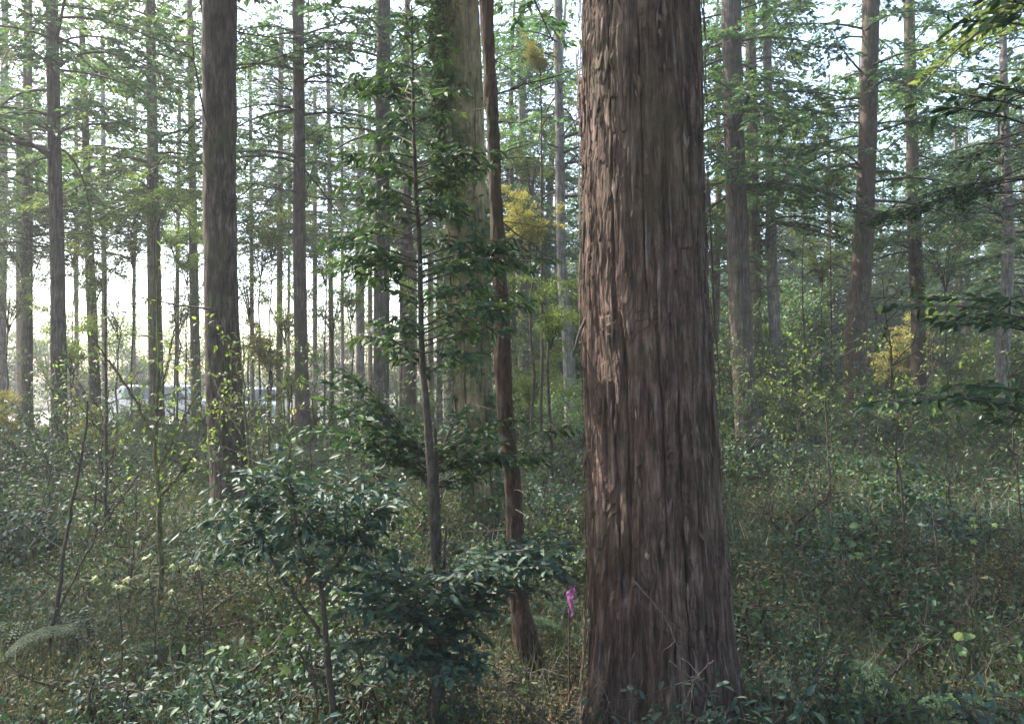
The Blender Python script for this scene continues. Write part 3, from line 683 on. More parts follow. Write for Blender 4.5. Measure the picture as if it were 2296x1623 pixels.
def sapling(kind, label, d, stem, branches, leafmat, seed, L=.05, W=.02, step=.02, barkmat='twig', cat="sapling", whorl=False, twigs=4, dz=.35, tpl='lan', droop=-.25, r0=.004, start=.15, toground=True, tw_len=.4, leaf_parts=True, dspread=1.0, jit=1.0, extra=()):
    """stem: [(px,py,width)] top to bottom; branches: [(stem_y, end_px, end_py, n)]"""
    rg = np.random.default_rng(seed)
    pts = sorted(stem, key=lambda q: -q[1]); Wp = [wp(a, b, d) for a, b, _ in pts]; rad = [w_ / F * d / 2 for *_, w_ in pts]
    if toground:
        g = float(gh(Wp[0][0], d)) - .05
        if Wp[0][2] > g + .02:
            dr = (Wp[1] - Wp[0]) / max(.01, Wp[1][2] - Wp[0][2]); Wp.insert(0, Wp[0] + dr * (g - Wp[0][2])); rad.insert(0, rad[0] * 1.1)
    O = Wp[0].copy(); root = empty(kind, tuple(O), label, cat)
    mb = MB(); Q, r = resample(np.array(Wp) - O, rad, 60)
    Q[1:-1] += rg.normal(0, .0015, (58, 3)) * np.array([1, 1, 0]); tube(mb, Q, r, 10)
    for es in extra:
        EW = [wp(a, b, d + e) - O for a, b, _, e in es]; EQ, er = resample(EW, [w_ / F * d / 2 for _, _, w_, _ in es], 24); tube(mb, EQ + np.vstack([[0, 0, 0], rg.normal(0, .003, (22, 3)), [0, 0, 0]]), er, 8)
    mb.obj("stem", [M[barkmat]], root)
    ys = [p[1] for p in pts][::-1]; xs = [p[0] for p in pts][::-1]
    lb = MB()
    for bb in branches:
        sy, ex, ey, n = bb[:4]
        for k in range(n):
            y0 = sy + rg.normal(0, 6 if n > 1 else 1); sx = np.interp(y0, ys, xs); A = wp(sx, y0, d)
            if len(bb) > 4:
                es = sorted(extra[bb[4]], key=lambda q: q[1]); y0 = min(max(y0, es[0][1]), es[-1][1])
                sx = np.interp(y0, [q[1] for q in es], [q[0] for q in es]); A = wp(sx, y0, d + np.interp(y0, [q[1] for q in es], [q[3] for q in es]))
            dd = d + rg.uniform(-dz, dz) * dspread * min(1, (abs(ex - sx) + abs(ey - sy)) / 120)
            jx, jy = (rg.normal(0, 14 * jit), rg.normal(0, 12 * jit)) if n > 1 else (0, 0)
            B = wp(ex + jx, ey + jy, dd); Mi = A * .45 + B * .55 + np.array([0, 0, .06 * np.linalg.norm(B - A)])
            leafy_branch(lb, [A - O, Mi - O, B - O], rg, L, W, step, tpl=tpl, droop=droop, twigs=twigs, r0=r0, whorl=whorl, start=start, tw_len=tw_len)
    if leaf_parts: lb.obj("foliage", [M[leafmat], M[barkmat]], root)
    return root

br = []
for sy, ll, rl in [(40, 25, 30), (75, 45, 0), (100, 0, 70), (135, 60, 95), (165, 0, 60), (185, 150, 0), (205, 120, 80), (250, 50, 95), (300, 90, 50), (335, 150, 0), (350, 0, 185), (375, 120, 170), (400, 140, 130), (445, 165, 40),
                   (465, 120, 110), (520, 190, 60), (555, 215, 290), (585, 150, 260), (610, 190, 200), (660, 60, 130), (690, 70, 250), (715, 40, 210), (745, 130, 170), (775, 150, 100), (805, 50, 60)]:
    sx = 925 + (sy - 20) * .035
    for w_, sg in ((ll, -1), (rl, 1)):
        if w_: br += [(sy + R.uniform(15, 50), sx + sg * w_ * R.uniform(.9, 1.15), sy + R.uniform(-22, 22), 1)]
        if w_ > 100: br += [(sy + R.uniform(10, 40), sx + sg * w_ * R.uniform(.5, .8), sy + R.uniform(-30, 25), 1)]
sapling("sapling", "tall leafy evergreen sapling with slim dark stem, in front of the climber-covered trunk", 3.1,
    [(922, 12, 4), (928, 300, 8), (940, 560, 11), (948, 820, 14), (963, 1000, 19), (975, 1200, 21), (982, 1400, 24), (986, 1600, 28)],
    br, 'evergreen', 501, L=.054, W=.020, step=.014, twigs=6, dz=.4, tw_len=.42, start=.3, droop=-.4)
sapling("sapling", "evergreen bush with layered dark leaves, left of the lower sapling stem", 3.35,
    [(958, 960, 7), (964, 1080, 12), (973, 1250, 14), (976, 1560, 18)],
    [(1060, 720, 900, 2), (1070, 700, 960, 2), (1050, 760, 840, 2), (1040, 800, 880, 2), (1060, 760, 1000, 2), (1080, 800, 960, 2), (1040, 850, 900, 1), (1090, 860, 1020, 2), (1050, 740, 860, 1), (1030, 880, 960, 1)],
    'evergreen', 502, L=.055, W=.024, step=.017, twigs=5, dz=.3)
sapling("sapling", "dark-leaved bush reaching right across the climber-covered trunk's middle", 3.3,
    [(975, 960, 6), (980, 1100, 10), (984, 1300, 13), (990, 1580, 16)],
    [(1040, 1150, 935, 2), (1050, 1110, 960, 2), (1060, 1270, 960, 1), (1050, 1240, 1010, 2), (1060, 1200, 1045, 2), (1040, 1040, 920, 2), (1090, 1060, 1060, 2), (1060, 1100, 1000, 1)],
    'evergreen', 503, L=.055, W=.022, step=.017, twigs=5, dz=.3)
sapling("shrub", "wide dense blue-green shrub filling the bottom centre beneath the tall sapling", 2.9,
    [(1000, 1180, 6), (990, 1350, 12), (975, 1590, 22)],
    [(1420, 760, 1300, 4), (1400, 820, 1360, 4), (1440, 780, 1440, 4), (1380, 860, 1290, 4), (1400, 900, 1400, 4), (1450, 860, 1500, 4), (1360, 1060, 1290, 4), (1350, 1150, 1240, 4), (1340, 1230, 1235, 4), (1320, 1290, 1240, 3),
     (1400, 1080, 1380, 4), (1420, 1100, 1460, 3), (1380, 1180, 1310, 4), (1460, 950, 1480, 4), (1440, 1020, 1330, 4), (1300, 1240, 1265, 3), (1480, 800, 1530, 3), (1480, 1060, 1530, 3), (1330, 950, 1270, 3), (1330, 800, 1280, 2), (1300, 1010, 1250, 2)],
    'blue_leaf', 504, L=.054, W=.023, step=.017, twigs=6, dz=.45, jit=1.5, droop=-.15, cat="shrub")
sapling("shrub", "loose blue-green shrub on forked bare stems, lower left of centre", 2.75,
    [(716, 1290, 8), (720, 1320, 11), (732, 1440, 13), (745, 1580, 16)],
    [(1200, 505, 1225, 2, 0), (1170, 480, 1180, 2, 0), (1150, 540, 1120, 2, 0), (1190, 590, 1150, 2, 0), (1230, 560, 1215, 2, 0), (1140, 600, 1100, 2, 0),
     (1170, 620, 1060, 2, 1), (1150, 670, 1050, 2, 1), (1190, 690, 1110, 2, 1), (1210, 640, 1170, 2, 1), (1230, 720, 1180, 2, 1), (1120, 640, 1070, 1, 1),
     (1170, 770, 1060, 2, 2), (1150, 820, 1080, 2, 2), (1200, 800, 1150, 2, 2), (1190, 870, 1150, 2, 2), (1220, 880, 1210, 2, 2), (1230, 740, 1130, 2, 2), (1130, 850, 1110, 2, 2), (1250, 850, 1260, 1, 2)],
    'blue_leaf', 505, L=.054, W=.019, step=.016, twigs=6, dz=.35, cat="shrub", start=.1, tw_len=.7, jit=2.2, droop=-.3,
    extra=[[(736, 1450, 9, 0), (670, 1350, 8, .03), (600, 1235, 7, .06), (545, 1130, 4, .15)], [(718, 1315, 8, 0), (680, 1250, 6, -.12), (655, 1110, 3, -.2)], [(720, 1320, 8, 0), (765, 1250, 7, .05), (815, 1170, 5, -.05), (850, 1110, 3, .1)]])
sapling("shrub", "small dark evergreen bush to the right of the huge trunk in the undergrowth", 6.5,
    [(2010, 1050, 6), (2015, 1200, 8)],
    [(1180, 1940, 1060, 3), (1160, 2000, 1040, 3), (1150, 2060, 1060, 3), (1170, 2110, 1090, 3), (1180, 1960, 1110, 3), (1170, 2040, 1120, 3)],
    'evergreen', 506, L=.075, W=.035, step=.03, twigs=5, dz=.4, cat="shrub")
# young bare stems on the left
def bare(label, d, paths, seed, mat='twig_lichen', tw=10, name="sapling", leafmat=None, nleaf=0, tl=.35):
    rg = np.random.default_rng(seed); P0 = [wp(*q[:2], d) for q in paths[0]]
    g = float(gh(P0[-1][0], d)) - .04; O = np.array([P0[-1][0], d, g]); root = empty(name, tuple(O), label, "sapling"); mb = MB(); lb = MB(); tips = []
    for pi, pth in enumerate(paths):
        Wp = [wp(a, b, d + (.0 if pi == 0 else k * .12 * (1 if pi % 2 else -1))) - O for k, (a, b, _) in enumerate(pth[::-1])][::-1] if pi else [p - O for p in P0]
        rad = [w_ / F * d / 2 for *_, w_ in pth]
        if pi == 0: Wp.append(np.array([Wp[-1][0], 0, 0.])); rad.append(rad[-1])
        Q, r = resample(Wp, rad, 26); Q[1:-1] += rg.normal(0, .004, (24, 3)); tube(mb, Q, r, 7)
        for k in range(tw):
            i = rg.integers(1, 20); dv = nrm(rg.normal(0, 1, 3) * np.array([1, .6, .3]) + np.array([0, 0, .7])); l = rg.uniform(.3, 1) * tl
            T = Q[i] + dv * l * np.linspace(0, 1, 6)[:, None] + rg.normal(0, .012, (6, 3)) * np.linspace(0, 1, 6)[:, None]
            tube(mb, T, np.linspace(r[i] * .45, r[i] * .15, 6), 4); tips.append(T)
    mb.obj("stem", [M[mat]], root)
    if leafmat:
        for T in tips:
            m = nleaf; i = rg.integers(2, 6, m)
            leaves(lb, T[i] + rg.normal(0, .015, (m, 3)), rg.normal(0, 1, (m, 3)) + np.array([0, 0, -.2]), np.array([0, 0, 1.]) + rg.normal(0, .4, (m, 3)), rg.uniform(.03, .055, m), rg.uniform(.015, .025, m), 'lan')
        lb.obj("foliage", [M[leafmat]], root)
bare("thin forked bare sapling with lichen in the left foreground, yellow flecks on it", 4.6,
    [[(350, 560, 3), (352, 700, 5), (357, 820, 7), (350, 960, 8), (348, 1050, 9), (358, 1150, 11), (360, 1300, 12)],
     [(460, 980, 3), (420, 1040, 6), (362, 1110, 8)], [(215, 770, 3), (280, 860, 5), (348, 990, 7)], [(400, 700, 3), (375, 820, 5), (357, 920, 6)], [(445, 880, 3), (400, 960, 4), (352, 1060, 6)]], 601, tw=13, leafmat='lime', nleaf=3)
bare("pair of slender dark stems rising crosswise at the lower left edge", 3.9,
    [[(196, 900, 4), (190, 980, 5), (170, 1080, 6), (150, 1200, 7), (132, 1330, 9), (115, 1440, 10)], [(320, 1050, 3), (270, 1120, 4), (200, 1230, 5), (130, 1370, 6)]], 602, mat='twig', tw=9, leafmat='shrub', nleaf=2)
bare("thin upright bare stem between the far left trunk and the forked sapling", 6.0,
    [[(236, 620, 3), (237, 800, 5), (238, 950, 6), (238, 1080, 7)], [(160, 860, 3), (190, 900, 4), (238, 980, 4)]], 603, mat='twig', tw=14, leafmat='lime', nleaf=3, tl=.5)
bare("thin upright stem close on the right of the dark left trunk", 6.5,
    [[(604, 780, 3), (602, 900, 5), (603, 1060, 6)], [(556, 1000, 3), (580, 1030, 3), (603, 1050, 3)]], 604, mat='twig', tw=10, leafmat='lime', nleaf=3, tl=.5)
bare("thin wavy bare stem left of the layered evergreen bush", 6.5,
    [[(652, 860, 3), (655, 960, 5), (648, 1060, 6)]], 605, mat='twig', tw=10, leafmat='yellow', nleaf=2, tl=.5)
bare("thin twiggy stem crossing the foot of the dark left trunk", 5.6,
    [[(545, 760, 3), (548, 900, 5), (556, 1000, 6), (560, 1110, 7)], [(470, 830, 3), (500, 900, 4), (550, 990, 4)]], 606, mat='twig_lichen', tw=12, leafmat='lime', nleaf=3, tl=.4)
bare("thin bare stem in the undergrowth right of the huge trunk", 7.0,
    [[(1850, 900, 3), (1858, 1020, 5), (1860, 1150, 6)]], 607, mat='twig', tw=8, leafmat='shrub', nleaf=3, tl=.5)

# brushwood: thin twiggy stems
def twiggy(seed, H, mat):
    rg = np.random.default_rng(seed); mb = MB(); tips = []
    s_ = np.linspace(0, 1, 14)[:, None]; Q = np.array([rg.normal(0, .18), rg.normal(0, .18), H]) * s_ + rg.normal(0, .025, (14, 3)) * s_; tube(mb, Q, np.linspace(.011, .003, 14), 6)
    for k in range(15):
        i = rg.integers(4, 13); dv = nrm(rg.normal(0, 1, 3) * np.array([1, 1, .3]) + np.array([0, 0, .7])); l = rg.uniform(.25, .8)
        T = Q[i] + dv * l * np.linspace(0, 1, 7)[:, None] + rg.normal(0, .02, (7, 3)) * np.linspace(0, 1, 7)[:, None]; tube(mb, T, np.linspace(.005, .0015, 7), 4); tips.append(T)
        for q in range(3):
            j = rg.integers(2, 6); d2 = nrm(dv + rg.normal(0, .7, 3)); T2 = T[j] + d2 * l * .4 * np.linspace(0, 1, 4)[:, None]; tube(mb, T2, np.linspace(.0025, .001, 4), 3); tips.append(np.vstack([T2, T2[1:]]))
    lb = MB()
    for T in tips:
        m = 4; i = rg.integers(1, 7, m)
        leaves(lb, T[i] + rg.normal(0, .02, (m, 3)), rg.normal(0, 1, (m, 3)) + np.array([0, 0, -.2]), np.array([0, 0, 1.]) + rg.normal(0, .4, (m, 3)), rg.uniform(.035, .07, m), rg.uniform(.018, .032, m), 'lan')
    return mb.mesh("stem", [M['twig']]), lb.mesh("foliage", [M[mat]])
TW = [twiggy(650 + k, [1.3, 1.8, 2.3, 1.5, 1.0][k], ['shrub', 'lime', 'shrub', 'shrub', 'evergreen'][k]) for k in range(5)]
kinds_ = ["short twiggy sapling", "lime-leaved twiggy sapling", "tall twiggy sapling", "spindly twiggy sapling", "knee-high dark-leaved sapling"]
tp = []
for t in range(1500):
    d = R.uniform(4.5, 15); px = R.uniform(-60, 2360); x = (px - CX) / F * d
    if R.random() < .5 or any((x - a) ** 2 + (d - b) ** 2 < .8 ** 2 for a, b in tp): continue
    if 1280 < px < 1640 and d < 6 or (205 < px < 335 or 555 < px < 615) and d > 8: continue
    tp.append((x, d)); k = int(R.integers(0, 5)); root = empty("sapling", (x, d, float(gh(x, d)) - .02), "%s %s %s" % (kinds_[k], "nearby" if d < 7.5 else "further off" if d < 11 else "in the distance", where(px)), "sapling", "%ss %s" % (kinds_[k], where(px)), R.uniform(0, 6.28))
    sc_ = R.uniform(.6, 1.05); add_mesh("stem", TW[k][0], root, scale=sc_); add_mesh("foliage", TW[k][1], root, scale=sc_)
    if len(tp) > 70: break

# saplings beyond the right edge reaching in
sapling("sapling", "broadleaf sapling beyond the right edge with dark glossy sprays reaching in", 2.7,
    [(2420, -60, 12), (2430, 600, 18), (2440, 1200, 22), (2445, 1600, 24)],
    [(330, 2060, 235, 1), (300, 2110, 205, 1), (280, 2190, 190, 2), (100, 2140, 45, 1), (60, 2200, 20, 2),
     (760, 1985, 690, 1), (740, 2050, 670, 1), (780, 2080, 720, 2), (760, 2180, 700, 2), (740, 2150, 660, 1),
     (960, 1960, 905, 1), (980, 2060, 900, 2), (950, 2150, 880, 2), (1000, 2200, 940, 2), (940, 2180, 850, 2)],
    'evergreen', 507, L=.060, W=.024, step=.026, twigs=4, dz=.25, r0=.005, start=.45, tw_len=.25)
def spray_conifer(label, d, stem, ends, seed):
    rg = np.random.default_rng(seed); Wp = [wp(a, b, d) for a, b, _ in stem[::-1]]; rad = [w_ / F * d / 2 for *_, w_ in stem[::-1]]
    O = Wp[0].copy(); root = empty("young_conifer", tuple(O), label, "young conifer"); mb = MB()
    Q, r = resample(np.array(Wp) - O, rad, 30); tube(mb, Q, r, 8); mb.obj("stem", [M['twig']], root)
    lb = MB(); ys = [s[1] for s in stem]; xs = [s[0] for s in stem]
    for (sy, ex, ey, n) in ends:
        for k in range(n):
            A = wp(np.interp(sy, ys, xs), sy, d); B = wp(ex + rg.normal(0, 20), ey + rg.normal(0, 16), d + rg.uniform(-.4, .4))
            s = np.linspace(0, 1, 14)[:, None]; L = np.linalg.norm(B - A)
            P = A + (B - A) * s + np.array([0, 0, 1]) * L * .22 * (s - s * s) - O
            tube(lb, P, np.linspace(.006, .002, 14), 4, 1); o = nrm(B - A); lat = nrm(np.cross(o, [0, 0, 1.]))
            for q in range(int(L * 26)):
                u = rg.uniform(.3, 1) * 12.9; i = int(u); base = P[i] + (P[i + 1] - P[i]) * (u - i); sg = 1 if q % 2 else -1
                tl = .24 * rg.uniform(.5, 1.1) * (1.15 - u / 13 * .6); dv = nrm(o * .7 + lat * sg * .8 + np.array([0, 0, rg.uniform(-.5, 0)]))
                m = 26; w_ = np.sort(rg.random(m))[:, None]
                PP = base + dv * tl * w_ - np.array([0, 0, .3]) * tl * w_ ** 2 + rg.normal(0, .006, (m, 3)); l2 = nrm(np.cross(dv, [0, 0, 1.])); s2 = np.where(np.arange(m) % 2, 1, -1)[:, None]
                leaves(lb, PP, dv + l2 * s2 * .8 + rg.normal(0, .1, (m, 3)), np.array([0, 0, 1.]) + rg.normal(0, .2, (m, 3)), rg.uniform(.025, .045, m), rg.uniform(.007, .012, m), 'dia')
    lb.obj("foliage", [M['blue_leaf'], M['twig']], root)
spray_conifer("young blue-green conifer at the right edge with drooping flat sprays", 4.3, [(2330, -50, 10), (2335, 500, 20), (2340, 900, 26), (2345, 1160, 30)],
    [(430, 1935, 505, 1), (400, 2010, 465, 2), (320, 2150, 360, 1), (360, 2190, 440, 1)], 701)

# ------------------------------------------------------------------ climbing leaves on the mossy trunk
def ivy():
    d = 6.4; rows = [(1030, 17, 90), (1040, 300, 90), (1050, 600, 90), (1058, 850, 88), (1074, 1050, 84), (1088, 1230, 86)]
    ys = [r_[1] for r_ in rows]; rg = np.random.default_rng(77)
    O = wp(1088, 1230, d); O[2] = float(gh(O[0], d)); root = empty("ivy", tuple(O), "green leafy climber clinging to the thick mossy trunk", "ivy")
    mb = MB()
    for k in range(270):
        py = rg.choice([rg.uniform(0, 480), rg.uniform(480, 1150)], p=[.6, .4]); cx = np.interp(py, ys, [r_[0] for r_ in rows]); wd = np.interp(py, ys, [r_[2] for r_ in rows])
        c = wp(cx, py, d); rad = wd / F * d / 2 * 1.02
        a = rg.normal(math.pi * 1.12, .55) if py < 480 else rg.uniform(math.pi, 2 * math.pi)
        n = 16; aa = a + rg.normal(0, .22, n); zz = c[2] + rg.normal(0, .07, n); off = rg.uniform(.0, .09, n)
        nr = np.stack([np.cos(aa), np.sin(aa), 0 * aa], -1)
        P = np.array([c[0], d, 0]) + nr * (rad + off)[:, None]; P[:, 2] = zz
        D = nr * .5 + rg.normal(0, .5, (n, 3)) + np.array([0, 0, -.35]); L = rg.uniform(.035, .065, n)
        leaves(mb, P - O, D, nr + np.array([0, 0, .8]) + rg.normal(0, .3, (n, 3)), L, L * .62, 'lan')
    for a0 in (math.pi * 1.1, math.pi * 1.35, math.pi * 1.7):
        py = np.linspace(1225, 10, 40); cx = np.interp(py, ys, [r_[0] for r_ in rows]); Q = np.array([wp(a, b, d) for a, b in zip(cx, py)])
        aa = a0 + np.cumsum(rg.normal(0, .06, 40)); Q += np.stack([np.cos(aa), np.sin(aa), 0 * aa], -1) * (.172 * np.ones(40))[:, None]
        tube(mb, Q - O, np.linspace(.008, .004, 40), 5, 1)
    mb.obj("foliage", [M['shrub'], M['twig']], root)
ivy()

# ------------------------------------------------------------------ small things
# pink marking tape on a thin stake
O = wp(1276, 1480, 3.3); O[2] = float(gh(O[0], 3.3)) - .03
root = empty("marker_stake", tuple(O), "thin stake with bright pink marking tape, left of the huge trunk's foot", "marker")
mb = MB(); P = np.array([wp(1276, 1440, 3.3), wp(1277, 1370, 3.3), wp(1283, 1290, 3.3), wp(1296, 1262, 3.3)]) - O; P = np.vstack([[0, 0, 0], P])
Q, r = resample(P, [.004, .004, .0035, .003, .0025], 24); tube(mb, Q, r, 6); mb.obj("stake", [M['dead']], root)
mb = MB(); rg = np.random.default_rng(5)
for dx, ph, top, bot, wd in ((0, 0, 1303, 1382, .011), (-.006, 1.4, 1306, 1372, .008), (.008, 2.4, 1308, 1360, .008), (.002, 4, 1300, 1318, .012)):
    s = np.linspace(0, 1, 16); A = wp(1283, top, 3.28) - O; B = wp(1279 + dx * 400, bot, 3.27) - O
    c = A + (B - A) * s[:, None] + np.array([1, 0, 0]) * (dx * np.sin(s * 3) + .007 * np.sin(s * 9 + ph))[:, None]
    a = ph + s * 3.5 + .5 * np.sin(s * 14 + ph); wv = np.stack([np.cos(a), np.sin(a), 0 * a], -1) * (wd * np.sin(np.clip(s * 1.0 + .12, 0, 1) * math.pi * .9) + .002)[:, None]
    v = np.stack([c - wv, c + wv], 1).reshape(-1, 3); mb.add(v, [[2*i, 2*i+1, 2*i+3, 2*i+2] for i in range(15)], 0, True)
pm = leaf_mat("pink_tape", [(0, (0.62, 0.17, 0.50)), (1, (0.74, 0.28, 0.64))], rough=.35, trans=.4, tr_tint=(1, 1, 1)); kn = wp(1284, 1300, 3.28) - O; th_ = np.linspace(0, 2 * math.pi * 1.9, 22)
tube(mb, kn + np.stack([.006 * np.cos(th_), .006 * np.sin(th_), .010 * np.sin(th_ * .7)], -1), .0028, 6)
mb.obj("tape", [pm], root)

def leafcluster(name, label, px, py, d, n, size, mat, seed, tpl='lob', spread=.06, cat="seedling"):
    rg = np.random.default_rng(seed); c = wp(px, py, d); g = float(gh(c[0], c[1])); O = np.array([c[0], c[1], g]); root = empty(name, tuple(O), label, cat)
    h = c[2] - g; mb = MB(); s = np.linspace(0, 1, 8)[:, None]; Q = np.array([0, 0, h]) * s + np.array([.03, .02, 0]) * np.sin(s * 3); tube(mb, Q, np.linspace(.004, .002, 8), 5); lb = MB()
    for k in range(n):
        e = Q[-1] + rg.normal(0, spread, 3) * np.array([1, .7, .8]); tube(mb, np.array([Q[rg.integers(4, 8)], (Q[-1] + e) / 2 + [0, 0, .01], e]), [.002, .0015, .001], 4)
        leaves(lb, e[None], np.array([[rg.normal(0, .6), -.6, -.35 + rg.normal(0, .3)]]), np.array([[rg.normal(0, .3), -.8, .8]]), size * rg.uniform(.7, 1.15), size * rg.uniform(.8, 1.1), tpl)
    mb.obj("stem", [M['twig']], root); lb.obj("foliage", [M[mat]], root)
leafcluster("seedling", "seedling with broad lime green lobed leaves beside the forked shrub's stem", 690, 1455, 2.65, 7, .065, 'lime', 801)
leafcluster("seedling", "seedling with yellow-green leaves low on the left side", 255, 1305, 3.2, 5, .05, 'lime', 802)
leafcluster("seedling", "pale cream-green seedling leaves at the left edge of the forked shrub", 440, 1255, 3.3, 4, .05, 'lime', 803)
leafcluster("seedling", "pale seedling leaves in the undergrowth near the yellow-green seedling", 330, 1285, 3.3, 4, .045, 'lime', 804, spread=.05)
leafcluster("seedling", "whitish-green leaf cluster at the right edge halfway down", 2182, 1190, 4.2, 5, .05, 'lime', 805)
leafcluster("seedling", "bright green seedling at the right in the lower undergrowth", 2170, 1300, 3.6, 5, .045, 'shrub', 806, tpl='lan')
leafcluster("seedling", "yellowish-olive seedling right of the huge trunk", 1890, 1200, 4.6, 9, .055, 'shrub', 807, tpl='lan', spread=.08)
leafcluster("seedling", "dry orange-brown leaves on a seedling behind the blue-green shrubs", 795, 1405, 2.7, 5, .045, 'litter', 808)
leafcluster("seedling", "green seedling near the bottom right corner", 2150, 1440, 3.2, 6, .045, 'shrub', 809, tpl='lan')

def stick(label, pts, mat='dead', r=.006, name="fallen_branch", twigs=5, seed=1):
    rg = np.random.default_rng(seed); W = np.array([wp(*p) for p in pts]); O = W[0].copy(); Q, rr = resample(W - O, np.linspace(r, r * .45, len(W)), 20)
    Q[1:-1] += rg.normal(0, r * .5, (18, 3)); mb = MB(); tube(mb, Q, rr, 7)
    for k in range(twigs):
        i = rg.integers(3, 18); dv = nrm(Q[-1] - Q[0]) * .6 + rg.normal(0, .5, 3); l = rg.uniform(.05, .2)
        tube(mb, Q[i] + dv * l * np.linspace(0, 1, 5)[:, None] + rg.normal(0, .005, (5, 3)), np.linspace(r * .5, r * .2, 5), 4)
    o = mb.obj(name, [M[mat]]); o.location = O; tag(o, label, "branch")
stick("pale dead twig leaning upright against the huge trunk's foot on its right", [(1330, 1300 - 40, 2.78), (1420, 1300, 2.75), (1500, 1400, 2.72), (1540, 1590, 2.7)][1:], r=.0035, seed=1)
stick("pale thin twig crossing the huge trunk's foot from lower left", [(1600, 1480, 2.78), (1560, 1520, 2.76), (1530, 1600, 2.74)], r=.003, seed=2)
stick("pale curved twig at the huge trunk's right foot", [(1500, 1480, 2.76), (1560, 1530, 2.75), (1620, 1610, 2.74)], r=.003, seed=3)
stick("dark fallen branch lying in the undergrowth at lower right", [(1955, 1530, 3.3), (2010, 1500, 3.3), (2060, 1445, 3.35)], 'twig', r=.009, seed=4)
stick("pale dead stick lying at the very bottom left of the huge trunk", [(1180, 1600, 3.0), (1190, 1575, 3.0), (1202, 1550, 3.0)], r=.008, twigs=1, seed=5)
stick("long thin dead stem slanting at bottom between shrub and huge trunk", [(1120, 1540, 3.0), (1180, 1580, 2.9), (1230, 1620, 2.8)], r=.005, seed=6)
stick("bleached thin twig standing in the undergrowth right of the huge trunk", [(1780, 1590, 3.0), (1815, 1540, 3.0), (1840, 1490, 3.0), (1838, 1450, 3.0)], r=.003, seed=7)
stick("long pale stem slanting down along the huge trunk's left foot", [(1330, 1500, 2.75), (1355, 1550, 2.72), (1385, 1620, 2.7)], r=.003, seed=8)
stick("long brown log lying on the floor at the right of the huge trunk's foot", [(1660, 1570, 3.25), (1740, 1576, 3.25), (1860, 1585, 3.2)], 'twig', r=.02, seed=9, twigs=2)
for k, (px, py) in enumerate([(300, 1500), (520, 1420), (620, 1560), (160, 1400), (1090, 1500), (1240, 1520), (1700, 1480), (1860, 1400), (1780, 1250), (2030, 1310), (430, 1350)]):
    dd = 1.42 * F / (py - 850) ; rg = np.random.default_rng(k + 70); g_ = float(gh((px - CX) / F * dd, dd)); a_ = rg.uniform(0, 3.1); l_ = rg.uniform(.25, .6); c_ = np.array([(px - CX) / F * dd, dd, g_ + .10])
    Q = c_ + np.array([math.cos(a_), math.sin(a_) * .6, 0]) * l_ * np.linspace(-1, 1, 14)[:, None] + rg.normal(0, .012, (14, 3)) + np.array([0, 0, rg.uniform(.0, .12)]) * np.linspace(0, 1, 14)[:, None]
    mb = MB(); r_ = rg.uniform(.004, .010); tube(mb, Q - c_, np.linspace(r_, r_ * .4, 14), 7)
    for q in range(4):
        i = rg.integers(3, 12); dv = nrm(rg.normal(0, 1, 3) * np.array([1, 1, .5]) + np.array([0, 0, .3])); tube(mb, Q[i] - c_ + dv * rg.uniform(.08, .25) * np.linspace(0, 1, 5)[:, None] + rg.normal(0, .004, (5, 3)), np.linspace(r_ * .5, r_ * .2, 5), 4)
    o = mb.obj("fallen_branch", [M['dead' if k % 3 else 'twig']]); o.location = c_
    tag(o, "%s fallen branch lying %s %s" % ("pale" if k % 3 else "dark", "close by" if dd < 4.3 else "further off", where(px)), "branch", "%s fallen branches %s %s" % ("pale" if k % 3 else "dark", "close by" if dd < 4.3 else "further off", where(px)))
# low stump
def stump(px, py, d, r, h, label, seed):
    c = wp(px, py, d); g = float(gh(c[0], c[1])); rg = np.random.default_rng(seed)
    th = np.arange(28) * 2 * math.pi / 28; zs = np.array([-.05, .02, h * .5, h * .9, h]); rr = r * np.array([1.35, 1.15, 1.0, .97, .9])
    top = 1 + .06 * np.sin(3 * th + seed); v = np.stack([rr[:, None] * np.cos(th) * top, rr[:, None] * np.sin(th) * top, zs[:, None] + .12 * h * np.sin(5 * th) * (zs[:, None] > h * .6)], -1)
    idx = np.arange(5 * 28).reshape(5, 28); a, b = idx[:-1], idx[1:]; mb = MB(); mb.add(v, np.stack([a, np.roll(a, -1, 1), np.roll(b, -1, 1), b], -1).reshape(-1, 4), 0, True)
    vt = np.vstack([v[-1], [[0, 0, h * .93]]]); mb.add(vt, [[i, (i + 1) % 28, 28] for i in range(28)], 0, False)
    o = mb.obj("tree_stump", [M['bark_moss']]); o.location = (c[0], c[1], g); tag(o, label, "stump")
stump(1960, 1600, 2.9, .05, .12, "small dark rotten stump at the bottom right of the huge trunk", 3)

